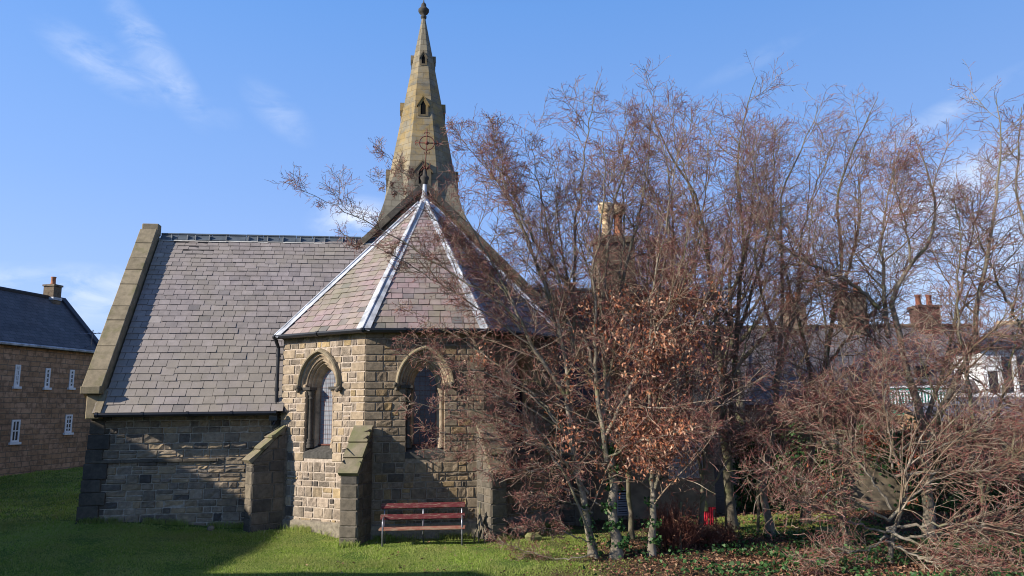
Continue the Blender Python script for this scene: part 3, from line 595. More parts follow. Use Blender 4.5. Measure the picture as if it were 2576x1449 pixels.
# gable coping on the transept end
SLP = (ZR-ZT)/(VR-1.35); rz_ = lambda v: ZT+(v-1.35)*SLP
mb = MB(); r = random.Random(9); vv = 1.68; lens = [.5, .62, .72, .42, .66, .46, .4, .5]
k = 0; s = (1.62-1.35)*math.hypot(1, SLP); Sx = RS; top_s = RL+.02
while s < top_s-.05:
    s1 = min(s+lens[k % 8]*1.12, top_s)
    if top_s-s1 < .25: s1 = top_s
    b = Vector((0, 1.35, ZT)); ax, bx = -6.40, -5.965; jj = .003; e = .012
    def q(u, ss, n): return b+Vector((u, 0, 0))+Sx*ss+RN*n
    lo = r.uniform(-.006, .006)
    vs = [q(ax, s+jj, -.12), q(bx, s+jj, -.12), q(bx, s1-jj, -.12), q(ax, s1-jj, -.12), q(ax, s+jj, .25+lo), q(bx, s+jj, .25+lo), q(bx, s1-jj, .25+lo), q(ax, s1-jj, .25+lo)]
    vs2 = [q(ax+e, s+jj+e, .25+lo+e), q(bx-e, s+jj+e, .25+lo+e), q(bx-e, s1-jj-e, .25+lo+e), q(ax+e, s1-jj-e, .25+lo+e)]
    mb.mesh(vs+vs2, [(3, 2, 1, 0), (0, 1, 5, 4), (1, 2, 6, 5), (2, 3, 7, 6), (3, 0, 4, 7), (4, 5, 9, 8), (5, 6, 10, 9), (6, 7, 11, 10), (7, 4, 8, 11), (8, 9, 10, 11)])
    s = s1; k += 1
cpg = mb.build('gable_coping', MATS['coping_stone'], church)
m = MB(); m.bbox(-6.40, -5.965, VR-.10, VR+.16, ZR+.02, ZR+.34, .02); m.build('apex_stone', MATS['coping_stone'], cpg)
m = MB(); m.bbox(-6.395, -5.97, 1.36, 2.0, 3.16, 3.34, .015); m.bbox(-6.30, -6.0, 1.5, 2.0, 2.6, 3.155, .02); m.build('kneeler', MATS['coping_stone'], cpg)
m = MB(); m.hexa([q(-6.05, -.02, -.02), q(-5.9, -.02, -.02), q(-5.9, .60, -.02), q(-6.05, .60, -.02), q(-6.05, -.02, .06), q(-5.9, -.02, .06), q(-5.9, .60, .06), q(-6.05, .60, .06)]); m.build('verge_stone', MATS['coping_stone'], cpg)

# the nave behind: east gable, coping, roof
NA = Vector((1.344, 4.6, 9.20)); NE = 3.6; NW = NA.z-NE
mb = MB(); uface(mb, [(NA.x-NW, 4.6, 2.6), (NA.x+NW, 4.6, 2.6), (NA.x+NW, 4.6, NE-.1), (NA.x, 4.6, NA.z-.1), (NA.x-NW, 4.6, NE-.1)], 0)
for sg in (-1, 1): uface(mb, [(NA.x+sg*NW, 4.6, 2.6), (NA.x+sg*NW, 16, 2.6), (NA.x+sg*NW, 16, NE-.1), (NA.x+sg*NW, 4.6, NE-.1)][::sg], 0)
nv = mb.build('nave_wall', MATS['stack_stone'], church)
for sg in (-1, 1):
    m = MB(); nL = NW*math.sqrt(2); d = Vector((sg, 0, -1)).normalized(); n = Vector((sg, 0, 1)).normalized(); s = 0
    while s < nL:
        s1 = min(s+.7, nL); P = lambda ss, v, t: NA+d*ss+n*t+Vector((0, v, 0))
        v8 = [P(s, -.18, -.05), P(s1-.008, -.18, -.05), P(s1-.008, .30, -.05), P(s, .30, -.05), P(s, -.18, .12), P(s1-.008, -.18, .12), P(s1-.008, .30, .12), P(s, .30, .12)]
        m.hexa(v8 if sg > 0 else [v8[i] for i in (3, 2, 1, 0, 7, 6, 5, 4)]); s = s1
    m.build('nave_coping', MATS['ashlar_dark'], church)
mb = MB()
for sg in (-1, 1): uface(mb, [(NA.x+sg*(NW+.2), 4.9, NE-.3), (NA.x+sg*(NW+.2), 16, NE-.3), (NA.x, 16, NA.z-.12), (NA.x, 4.9, NA.z-.12)][::sg])
mb.build('nave_roof', MATS['vestry_slate'], church)

# the wing to the right, mostly behind the trees
VU0, VU1, VRZ, VEZ = 3.0, 8.65, 6.16, 2.9
mb = MB(); uface(mb, [(A[3].x, VT, -.3), (VU1, VT, -.3), (VU1, VT, VEZ), (A[3].x, VT, VEZ)]); uface(mb, [(VU1, VT, -.3), (VU1, 7.6, -.3), (VU1, 7.6, VEZ-.1), (VU1, 4.6, VRZ), (VU1, VT, VEZ)])
vw = mb.build('vestry_wall', MATS['brown_render'], church)
for (u0_, z0_, wd_, h_) in ((6.05, 1.62, .30, .55), (6.07, .10, .30, .62)):
    m = MB(); m.box(u0_, u0_+.03, VT-.06, VT, z0_, z0_+h_); m.box(u0_+wd_-.03, u0_+wd_, VT-.06, VT, z0_, z0_+h_); m.box(u0_+.031, u0_+wd_-.031, VT-.055, VT, z0_+h_-.03, z0_+h_-.002); m.box(u0_+.031, u0_+wd_-.031, VT-.055, VT, z0_+.002, z0_+.03)
    k = z0_+.05
    while k < z0_+h_-.05: m.hexa([(u0_+.031, VT-.055, k), (u0_+wd_-.031, VT-.055, k), (u0_+wd_-.031, VT-.045, k), (u0_+.031, VT-.045, k), (u0_+.031, VT-.015, k+.035), (u0_+wd_-.031, VT-.015, k+.035), (u0_+wd_-.031, VT-.005, k+.035), (u0_+.031, VT-.005, k+.035)]); k += .058
    v = m.build('louvre_vent', MATS['grey_vent'], vw); m = MB(); m.box(u0_+.02, u0_+wd_-.02, VT-.012, VT-.008, z0_+.02, z0_+h_-.02); m.build('backing', MATS['shade_black'], v)
m = MB(); m.bbox(7.42, 8.0, VT-.06, VT-.004, .95, 1.5, .008); m.bbox(8.012, 8.36, VT-.06, VT-.004, .95, 1.5, .008); m.bbox(7.42, 7.98, VT-.055, VT-.004, 1.512, 2.15, .008); m.bbox(7.995, 8.36, VT-.058, VT-.004, 1.512, 2.0, .008); m.bbox(7.38, 8.40, VT-.085, VT-.003, 1.44, 1.505, .008)
m.build('boarded_window', MATS['grey_board'], vw)
mb = MB(); uface(mb, [(VU0, VT-.25, VEZ-.15), (VU1+.05, VT-.25, VEZ-.15), (VU1+.05, 4.6, VRZ), (VU0, 4.6, VRZ)]); uface(mb, [(VU1+.05, 7.8, VEZ-.15), (VU0, 7.8, VEZ-.15), (VU0, 4.6, VRZ), (VU1+.05, 4.6, VRZ)])
vr = mb.build('vestry_roof', MATS['vestry_slate'], church); m = MB(); m.tube([(VU0, 4.6, VRZ+.01), (VU1+.05, 4.6, VRZ+.01)], .09, 8); m.build('ridge_tiles', MATS['ridge_blue'], vr)
m = MB(); ubox(m, 6.35, 7.45, 3.9, 4.5, 3.5, 7.5); ubox(m, 6.28, 7.52, 3.83, 4.57, 7.5, 7.62, 0, .3); ubox(m, 6.36, 7.44, 3.9, 4.5, 7.62, 7.70, 0, .7); st = m.build('chimney', MATS['stack_stone'], church)
for (u_, mt, h, hs) in ((6.70, 'buff_clay', .66, .40), (7.06, 'terracotta', .62, .36)):
    m = MB(); m.lathe((u_, 4.2, 7.70), [(.16, 0), (.16, .06), (.13, .08), (.12, h), (.15, h+.02), (.15, h+.06), (.11, h+.06)], 14); pot = m.build('chimney_pot', MATS[mt], st, True)
    m = MB(); m.lathe((u_, 4.2, 7.70+h+.06), [(.10, 0), (.21, .05), (.23, .20), (.21, .32), (.12, .34), (.08, .30)], 14); m.build('cowl', MATS['buff_clay'], pot, True)

# spire
UX, VX = 1.46, 17.49; ZA = 21.75; hwz = lambda z: .075+.176*(ZA-z)*.985
ZBR = 10.2; oc = math.tan(math.pi/8)
def oct_pt(h, k): an = math.pi/8+k*math.pi/4; r_ = h/math.cos(math.pi/8); return (UX+r_*math.cos(an), VX+r_*math.sin(an))
mb = MB(); h0, h1 = hwz(ZBR), hwz(ZA)
levels = [ZBR+(ZA-ZBR)*k/6 for k in range(7)]
for k in range(8):
    for za, zb_ in zip(levels[:-1], levels[1:]):
        a0, a1 = oct_pt(hwz(za), k), oct_pt(hwz(za), k+1); b0, b1 = oct_pt(hwz(zb_), k), oct_pt(hwz(zb_), k+1); w0 = hwz(za)*oc; w1 = hwz(zb_)*oc
        mb.face([(*a0, za), (*a1, za), (*b1, zb_), (*b0, zb_)], 0, [(k*3.1-w0, za), (k*3.1+w0, za), (k*3.1+w1, zb_), (k*3.1-w1, zb_)])
H = hwz(ZBR)+.10; ZBA = 14.6
for sa, sb in ((-1, -1), (1, -1), (1, 1), (-1, 1)):        # broaches over the corners of the tower
    c = (UX+sa*H, VX+sb*H, ZBR); r_ = hwz(ZBA)/math.cos(math.pi/8)*math.cos(math.pi/8); a_ = (UX+sa*hwz(ZBA)*.7071, VX+sb*hwz(ZBA)*.7071, ZBA)
    p1 = (UX+sa*hwz(ZBR)*oc*.9, VX+sb*H, ZBR); p2 = (UX+sa*H, VX+sb*hwz(ZBR)*oc*.9, ZBR)
    f1 = [p1, c, a_]; f2 = [c, p2, a_]
    if sa*sb > 0: f1, f2 = f1, f2
    for f in (f1, f2): uface(mb, f)
spire = mb.build('spire', MATS['spire_stone'], church)
mb = MB(); ubox(mb, UX-H, UX+H, VX-H, VX+H, 0, ZBR); mb.build('tower', MATS['spire_stone'], church)
def lucarne(z, ht, wd, ang, sill=0):
    # z foot of the opening, ht height to the gable tip
    m = MB(); dz = Vector((math.cos(ang), math.sin(ang), 0)); ux = Vector((-dz.y, dz.x, 0)); C = Vector((UX, VX, 0)); f = hwz(z)+.025; h = wd/2; eav = z+ht*.62; tip = z+ht
    q = lambda x, t, zz: C+ux*x+dz*t+Vector((0, 0, zz)); op = h*.5; inr = lambda zz: hwz(zz)-.25
    ring = [(-op, z+.08), (op, z+.08), (op, z+ht*.52), (0, z+ht*.74), (-op, z+ht*.52)]; out = [(-h, z), (h, z), (h, eav), (0, tip-.05), (-h, eav)]
    for k in range(5):
        k2 = (k+1) % 5; m.face([q(out[k][0], f, out[k][1]), q(out[k2][0], f, out[k2][1]), q(ring[k2][0], f, ring[k2][1]), q(ring[k][0], f, ring[k][1])], 0)
        m.face([q(ring[k][0], f, ring[k][1]), q(ring[k2][0], f, ring[k2][1]), q(ring[k2][0], f-.02, ring[k2][1]), q(ring[k][0], f-.02, ring[k][1])], 0)
    m.face([q(x, f-.018, zz) for x, zz in ring], 1)  # black sheet painted for the unlit opening, nothing hollow behind it
    for sg in (-1, 1):
        m.face([q(sg*h, f, z), q(sg*h, inr(z), z), q(sg*h, inr(eav), eav), q(sg*h, f, eav)], 0)
        e = h*1.2; de = (e-h)*(tip-eav)/h
        a = [q(sg*e, f+.03, eav-de), q(0, f+.03, tip), q(0, inr(tip), tip), q(sg*e, inr(eav), eav-de)]; b = [p+Vector((0, 0, -.09)) for p in a]
        m.mesh(a+b, [(0, 1, 2, 3), (0, 4, 5, 1), (3, 7, 4, 0), (4, 7, 6, 5)], 0)
    return m.build('lucarne', [MATS['spire_stone'], MATS['shade_black']], spire)
for z, ht, wd in ((19.0, .75, .32), (16.25, 1.05, .48), (12.7, 1.25, .75)):
    for k in range(4): lucarne(z, ht, wd, -math.pi/2+k*math.pi/2)
m = MB(); m.lathe((UX, VX, ZA), [(.085, -.1), (.14, -.02), (.15, .06), (.10, .10), (.09, .14), (.20, .22), (.27, .34), (.27, .42), (.20, .48), (.13, .58), (.13, .66), (.10, .74), (.04, .80), (.02, .9)], 12); m.tube([(UX, VX, ZA+.8), (UX, VX, ZA+1.6)], .02, 6); m.build('spire_finial', MATS['ashlar_dark'], spire, True)

# ------------------------------------------------------------------ the long stone house on the left
FA = np.array([-18.96, 27.5]); FD = np.array([.184, .983]); FD /= np.linalg.norm(FD); FNv = np.array([FD[1], -FD[0]])
def facade_hit(px, py):                  # photo pixel -> (t along the facade, z)
    d = F_ + RC*(px-CX)/FPX - UC*(py-CY)/FPX
    k = ((FA-EYEP[:2])@FNv)/(d[:2]@FNv); p = EYEP+d*k; return float((p[:2]-FA)@FD), float(p[2])
house = tag(empty('stone_house', (float(FA[0]), float(FA[1]), 0), math.atan2(FD[1], FD[0])), 'long brown stone house with dark slate roof and one chimney pot, beyond the lawn', 'house')
T0, T1, HD, HZE, HZR = -26.0, 5.2, 2.15, 5.47, 7.72   # local x along the facade, local y into the house
mb = MB(); uface(mb, [(T0, 0, -.4), (T1, 0, -.4), (T1, 0, HZE), (T0, 0, HZE)]); uface(mb, [(T1, 0, -.4), (T1, 2*HD, -.4), (T1, 2*HD, HZE), (T1, HD, HZR), (T1, 0, HZE)]); uface(mb, [(T1, 2*HD, -.4), (T0, 2*HD, -.4), (T0, 2*HD, HZE), (T1, 2*HD, HZE)])
hw = mb.build('wall', MATS['house_stone'], house)
mb = MB(); hp = HZR-HZE
for sg in (0, 1):
    ya, yb = (-.18, HD) if not sg else (2*HD+.18, HD); za = HZE-.18*hp/HD+.04
    p = [(T0, ya, za), (T1+.02, ya, za), (T1+.02, yb, HZR+.04), (T0, yb, HZR+.04)]
    uface(mb, p if not sg else [p[1], p[0], p[3], p[2]]); mb.face([tuple(Vector(v)-Vector((0, 0, .05))) for v in (p[::-1] if not sg else [p[2], p[3], p[0], p[1]])])
hr = mb.build('roof', MATS['house_slate'], house)
m = MB(); m.hexa([(T1-.12, -.2, HZE-.15), (T1+.16, -.2, HZE-.15), (T1+.16, HD, HZR+.06), (T1-.12, HD, HZR+.06), (T1-.12, -.2, HZE-.03), (T1+.16, -.2, HZE-.03), (T1+.16, HD, HZR+.17), (T1-.12, HD, HZR+.17)]); m.build('verge_coping', MATS['low_slate'], hr)
m = MB(); m.tube([(T0, HD, HZR+.06), (T1-.2, HD, HZR+.06)], .09, 6); m.build('ridge', MATS['house_slate'], hr)
m = MB(); m.tube([(T0, -.22, HZE-.12), (T1, -.22, HZE-.12)], .06, 6); m.build('gutter', MATS['lead'], house)
cx0 = T1-.62
m = MB(); ubox(m, cx0-.22, cx0+.22, HD-.26, HD+.26, HZR-.5, HZR+.56); ubox(m, cx0-.26, cx0+.26, HD-.30, HD+.30, HZR+.56, HZR+.64, 0, .3); ch = m.build('chimney', MATS['stack_stone'], house)
m = MB(); m.box(cx0-.25, cx0+.25, HD-.30, HD+.29, HZR-.05, HZR+.07); m.build('flashing', MATS['lead'], ch)
m = MB(); m.lathe((cx0, HD, HZR+.64), [(.12, 0), (.12, .05), (.10, .07), (.09, .30), (.11, .32), (.11, .36), (.08, .36)], 12); m.build('chimney_pot', MATS['terracotta'], ch, True)
for (xa, xb, ya, yb, grid) in ((39, 52, 917, 972, (2, 4)), (115, 127, 926, 975, (1, 4)), (176, 187, 930, 975, (1, 4)), (30, 51, 1056, 1112, (2, 2)), (165, 182, 1043, 1088, (2, 4))):
    ta, zt = facade_hit(xa, ya); tb, _ = facade_hit(xb, ya); _, zb_ = facade_hit((xa+xb)/2, yb); m = MB(); fr = .07
    m.box(ta, tb, -.03, .02, zb_, zb_+fr); m.box(ta, tb, -.03, .02, zt-fr, zt); m.box(ta, ta+fr, -.028, .018, zb_+fr, zt-fr); m.box(tb-fr, tb, -.028, .018, zb_+fr, zt-fr)
    for k in range(1, grid[0]): x = ta+(tb-ta)*k/grid[0]; m.box(x-.02, x+.02, -.02, .012, zb_+fr, zt-fr)
    for k in range(1, grid[1]): z = zb_+(zt-zb_)*k/grid[1]; m.box(ta+fr, tb-fr, -.022, .01, z-.022, z+.022)
    m.box(ta-.06, tb+.06, -.09, .02, zb_-.09, zb_-.003)
    w_ = m.build('window', MATS['white_paint'], hw); m = MB(); m.box(ta+.03, tb-.03, -.008, -.002, zb_+.03, zt-.03); m.build('pane', MATS['dark_glass'], w_)
m = MB(); ax, az = facade_hit(210, 875); m.tube([(ax, -.05, az), (ax, -.35, az+.1), (ax, -.40, az+.75)], .02, 5); m.tube([(ax, -1.3, az+.6), (ax, .5, az+.6)], .016, 5)
for k in range(7): y = -1.25+k*.22; m.tube([(ax-.2, y, az+.6), (ax+.2, y, az+.6)], .008, 4)
m.build('television_aerial', MATS['steel_tube'], house)
# unseen wing, a building inferred from its shadow, and an invented annex, just outside the picture: they throw the shadow over the lawn
def gabled(mb, c, hx, hy, ze, zr, mi=0):   # ridge along local y
    x, y = c; uface(mb, [(x+hx, y-hy, -.5), (x+hx, y+hy, -.5), (x+hx, y+hy, ze), (x+hx, y-hy, ze)]); uface(mb, [(x-hx, y+hy, -.5), (x-hx, y-hy, -.5), (x-hx, y-hy, ze), (x-hx, y+hy, ze)])
    for s in (-1, 1): uface(mb, [(x-s*-hx, y+s*hy, -.5), (x-s*hx, y+s*hy, -.5), (x-s*hx, y+s*hy, ze), (x, y+s*hy, zr), (x+s*hx, y+s*hy, ze)])
inv = house.matrix_basis.inverted()
def wing(name, cxy, ang, hx, hy, ze, zr):
    w_ = MB(); gabled(w_, (0, 0), hx, hy, ze, zr); r_ = MB(); o = .15; dz = o*(zr-ze)/hx
    for s in (-1, 1): uface(r_, [(s*(hx+o), -s*(hy+o), ze-dz+.03), (s*(hx+o), s*(hy+o), ze-dz+.03), (0, s*(hy+o), zr+.03), (0, -s*(hy+o), zr+.03)])
    mt = inv @ (Matrix.Translation((*cxy, 0)) @ Matrix.Rotation(ang, 4, 'Z'))
    a = w_.build(name, MATS['house_stone'], house); b = r_.build('wing_roof', MATS['house_slate'], a); a.matrix_basis = mt
wing('wing', (-19.2, 7.6), -.06, 2.9, 5.9, 5.0, 7.32)
wing('shadow_annex', (-13.6, 6.4), math.pi/2, 2.3, 2.75, 5.25, 6.0)  # made-up block, added only to shadow the near grass

# ------------------------------------------------------------------ bench
def make_bench():
    p0, p1 = np.array([-2.70, 15.60]), np.array([-1.03, 15.72]); c = (p0+p1)/2; d = p1-p0; Lb = float(np.linalg.norm(d)); zg = float(gz(c[0], c[1]))
    b = tag(empty('park_bench', (c[0], c[1], zg), math.atan2(d[1], d[0])), 'worn red slatted bench on grey tube legs against the apse wall', 'bench')
    h = Lb/2
    def plank(name, y, z, wy, hz, tilt, mat, off=0):
        m = MB(); m.bbox(-h-.03+off, h+.03+off, -wy/2, wy/2, -hz/2, hz/2, .006); o = m.build(name, MATS[mat], b); o.location = (0, y, z); o.rotation_euler = (tilt, 0, rnd.uniform(-.004, .004)); return o
    plank('backrest_slat', .36, .765, .032, .105, R(-14), 'bench_red'); plank('backrest_slat', .31, .55, .032, .105, R(-12), 'bench_red', -.005)
    for k, y in enumerate((.02, .12, .22)): plank('seat_slat', y, .345+.004*k-.01*(k == 2), .092, .045, R(-3), 'bench_worn' if k < 2 else 'bench_red', .006*(k-1))
    for s in (-1, 0, 1):
        m = MB(); x = s*(h-.04)
        if s: m.tube([(x, .0, -.06), (x, -.01, .28), (x, -.012, .40), (x, .0, .48), (x, .04, .53), (x, .12, .555), (x, .24, .55), (x, .33, .545)], .019, 8)
        m.tube([(x, .46, -.06), (x, .40, .2), (x, .30, .34), (x, .345, .56), (x, .40, .80)], .019, 8); m.tube([(x, -.005, .31), (x, .31, .31)], .016, 8)
        m.build('frame', MATS['steel_tube'], b, True)
make_bench()
# loose stones by the foot of the church
def rock(name, x, y, s, label, mat, z=None, sc=(1, .8, .7), seed=1):
    r = random.Random(seed); m = MB(); n = 7; vs = []; fs = []
    for i in range(6):
        for k in range(9):
            th = math.pi*i/5; ph = 2*math.pi*k/9; v = Vector((math.sin(th)*math.cos(ph), math.sin(th)*math.sin(ph), math.cos(th)))
            q = max(abs(v.x), abs(v.y), abs(v.z)); v = v/(q**.7); v *= r.uniform(.85, 1.1); vs.append((v.x*s*sc[0], v.y*s*sc[1], v.z*s*sc[2]))
    for i in range(5):
        for k in range(9): fs.append((i*9+k, (i+1)*9+k, (i+1)*9+(k+1) % 9, i*9+(k+1) % 9))
    m.mesh(vs, fs); o = m.build(name, MATS[mat]); o.location = (x, y, float(gz(x, y))+s*sc[2]*.55 if z is None else z); o.rotation_euler = (r.uniform(-.2, .2), r.uniform(-.2, .2), r.uniform(0, 3)); tag(o, label, 'stone'); return o
for px, py, y, s, lb, mt, sc in ((1341, 1357, 16.2, .15, 'pale squared stone lying on the grass edge right of the bench', 'moss_stone', (1.2, .7, .7)), (530, 1329, 17.2, .07, 'small pinkish stone on the lawn below the transept wall', 'rubble', (1.2, .8, .8)),
                                (1295, 1340, 16.9, .20, 'dark rubble block at the foot of the shaded wall', 'rubble', (1, .8, .8)), (1318, 1322, 17.3, .22, 'larger dark rubble block behind the pale squared stone', 'rubble', (1.2, .8, .7)), (1280, 1318, 17.3, .15, 'small dark rubble block nearest the buttress', 'rubble', (1, .9, .9)),
                                (2080, 1352, 16.3, .20, 'yellow mossy boulder among the ivy ground cover', 'moss_stone', (1.3, .8, .6)), (2110, 1373, 16.0, .16, 'mossy stone second in the row beside the yellow boulder', 'moss_stone', (1.2, .8, .6)), (2145, 1390, 15.7, .17, 'mossy stone third in the row, lowest on the bank', 'moss_stone', (1.2, .8, .6)),
                                (1773, 1273, 16.5, .09, 'small mossy yellow stone standing above the red cloth', 'moss_stone', (.75, .8, 1.25))):
    p = at(px, py, y); rock('boulder' if 'boulder' in lb else 'stone_block', p[0], y, s, lb, mt, z=float(p[2]) if px in (1773, 530) else None, sc=sc, seed=int(px))
def red_cloth():
    c = at(1778, 1297, 16.5); b = tag(empty('red_cloth', (c[0], 16.5, c[2])), 'bright red cloth hung over a low rail behind the brown shrub', 'cloth')
    m = MB(); m.tube([(-.14, .01, .15), (.2, -.01, .17)], .016, 6); m.tube([(-.13, .01, -.5), (-.13, .01, .16)], .014, 6); m.tube([(.19, .01, -.5), (.19, -.01, .17)], .014, 6); m.build('rail', MATS['rust_iron'], b)
    def strip(x0, x1, z0):
        n = 8; vs = []; fs = []
        for j in range(7):
            for i in range(n+1):
                x = x0+(x1-x0)*i/n; z = .175+(z0-.175)*j/6; vs.append((x+.006*math.sin(j*2.), -.022-.018*math.sin(i*1.9+j*.4)-.01*j/6, z+.012*math.sin(i*2.3)*(j == 6)))
        fs = [(j*(n+1)+i, j*(n+1)+i+1, (j+1)*(n+1)+i+1, (j+1)*(n+1)+i) for j in range(6) for i in range(n)]; m = MB(); m.mesh(vs, fs); o = m.build('hanging_cloth', MATS['red_cloth'], b, True); o.modifiers.new('s', 'SOLIDIFY').thickness = .006
    strip(-.10, .015, -.22); strip(.03, .135, -.19); strip(.137, .19, .13)
red_cloth()

# ------------------------------------------------------------------ houses and walls behind the trees on the right
def terrace():
    o = tag(empty('terrace_house', (6.3, 36.5, 0), R(1.5)), 'long slate roofed stone terrace behind the trees with three brick chimneys', 'house')
    m = MB(); L, D, ze, zr = 18.6, 7.0, 3.1, 6.95
    uface(m, [(0, 0, -1), (L, 0, -1), (L, 0, ze), (0, 0, ze)]); uface(m, [(L, 0, -1), (L, D, -1), (L, D, ze), (L, D/2, zr-.05), (L, 0, ze)]); uface(m, [(0, D, -1), (0, 0, -1), (0, 0, ze), (0, D/2, zr-.05), (0, D, ze)]); uface(m, [(L, D, -1), (0, D, -1), (0, D, ze), (L, D, ze)]); m.build('wall', MATS['house_stone'], o)
    m = MB(); uface(m, [(-.2, -.3, ze-.3), (L+.2, -.3, ze-.3), (L+.2, D/2, zr), (-.2, D/2, zr)]); uface(m, [(L+.2, D+.3, ze-.3), (-.2, D+.3, ze-.3), (-.2, D/2, zr), (L+.2, D/2, zr)]); rf = m.build('roof', MATS['terrace_slate'], o)
    m = MB(); m.tube([(-.2, D/2, zr), (L+.2, D/2, zr)], .12, 6); m.build('ridge', MATS['stack_stone'], rf)
    for x, top, w, mt in ((9.1, 1.15, .5, 'stack_stone'), (12.3, 1.65, .62, 'stack_stone'), (16.3, .95, .6, 'brown_brick')):
        m = MB(); ubox(m, x-w, x+w, D/2-.45, D/2+.45, zr-.8, zr+top); ubox(m, x-w-.08, x+w+.08, D/2-.53, D/2+.53, zr+top, zr+top+.14, 0, .3); c = m.build('chimney', MATS[mt], rf)
        for k in (-1, 1):
            m = MB(); m.lathe((x+k*w*.5, D/2, zr+top+.14), [(.17, 0), (.15, .1), (.13, .5), (.17, .55), (.17, .62), (.1, .62)], 10); m.build('chimney_pot', MATS['terracotta' if mt == 'stack_stone' else 'red_brick'], c, True)
    for x in (10.3, 14.0):
        m = MB(); m.box(x, x+.7, -.31+1.2, 1.1, ze+.9, ze+1.55); m.build('skylight', MATS['dark_glass'], rf)
terrace()
def cottage():
    o = tag(empty('dormer_cottage', (18.6, 31.2, 0), R(-6)), 'slate roofed cottage with a white glazed dormer, at the right edge behind the trees', 'house')
    L, D, ze, zr = 11, 6, 2.7, 6.35; m = MB()
    uface(m, [(0, 0, -1), (L, 0, -1), (L, 0, ze), (0, 0, ze)]); uface(m, [(0, D, -1), (0, 0, -1), (0, 0, ze), (0, D/2, ze), (0, D, ze)]); uface(m, [(L, 0, -1), (L, D, -1), (L, D, ze), (L, 0, ze)]); m.build('wall', MATS['house_stone'], o)
    hip = 3.2; m = MB(); e = .3
    uface(m, [(-e, -e, ze-.2), (L+e, -e, ze-.2), (L+e, D/2, zr), (hip, D/2, zr)]); uface(m, [(-e, D+e, ze-.2), (-e, -e, ze-.2), (hip, D/2, zr)]); uface(m, [(L+e, D+e, ze-.2), (-e, D+e, ze-.2), (hip, D/2, zr), (L+e, D/2, zr)]); rf = m.build('roof', MATS['terrace_slate'], o)
    m = MB(); m.tube([(hip, D/2, zr), (L+e, D/2, zr)], .11, 6); m.build('ridge', MATS['buff_clay'], rf)
    m = MB(); x0, x1, z0, z1 = .85, 2.75, 3.15, 4.95
    def bar(a, b, c, d): m.box(a, b, -.12, .0, c, d)
    for x in (x0, x0+.58, x0+1.16, x1-.2): bar(x, x+.16, z0+.001, z1-.22)
    bar(x0, x1, z1-.2, z1); bar(x0+.16, x0+.58, z0+.9, z1-.22); bar(x0, x1, z0-.12, z0)
    m.box(x0, x1, .001, 2.4, z0-.12, z1); dm = m.build('dormer', MATS['white_paint'], o)
    m = MB(); m.box(x0+.1, x1-.1, -.03, -.005, z0, z1-.3); m.build('pane', MATS['dark_glass'], dm)
    m = MB(); m.hexa([(x0-.25, -.4, z1+.003), (x1+.25, -.4, z1+.003), (x1+.25, 2.6, z1+.003), (x0-.25, 2.6, z1+.003), (x0-.25, -.4, z1+.08), (x1+.25, -.4, z1+.08), (x1-.5, 2.6, z1+.75), (x0+.6, 2.6, z1+.75)]); m.build('dormer_roof', MATS['house_slate'], dm)
    for s_ in (.15,): 
        m = MB(); m.tube([(3.15, -.35, 2.4), (3.15, -.35, 4.9)], .06, 6); m.build('downpipe', MATS['white_paint'], o)
cottage()
def outbuilding():
    a = at(2335, 1000, 27.5); o = tag(empty('low_outbuilding', (a[0], 27.5, 0), R(-3)), 'low outbuilding with bluish slate lean-to roof and white fascia board above it', 'shed')
    m = MB(); L = 7; uface(m, [(0, 0, -1), (L, 0, -1), (L, 0, 2.1), (0, 0, 2.1)]); uface(m, [(0, 2.6, -1), (0, 0, -1), (0, 0, 2.1), (0, 2.6, 2.9)]); m.build('wall', MATS['house_stone'], o)
    m = MB(); p = [(-.1, -.2, 2.05), (L, -.2, 2.05), (L, 2.6, 3.0), (-.1, 2.6, 3.0)]; uface(m, p); m.mesh([tuple(Vector(v)-Vector((0, 0, .06))) for v in p], [(3, 2, 1, 0)]); m.build('roof', MATS['low_slate'], o)
    m = MB(); m.box(-.1, L, 2.62, 2.72, 2.85, 3.15); m.build('fascia', MATS['white_paint'], o)
outbuilding()
def summerhouse():
    a, b = at(2238, 968, 29.5), at(2378, 968, 29.5); L = float(b[0]-a[0]); o = tag(empty('striped_panel', (a[0], 29.5, 2.72)), 'green panelled screen with thin white upright battens, behind the big bare tree', 'screen')
    m = MB(); m.box(0, L, 0, .06, -.4, .72); m.build('panel', MATS['green_paint'], o); m = MB()
    k = 0
    while k < L: m.box(k, k+.05, -.03, -.002, .0, .5); k += .125
    m.box(-.03, L+.03, -.04, -.001, .66, .74); m.box(-.03, L+.03, -.04, -.001, .502, .57); m.box(-.03, L+.03, -.04, -.001, -.08, -.002); m.build('batten', MATS['white_paint'], o)
summerhouse()

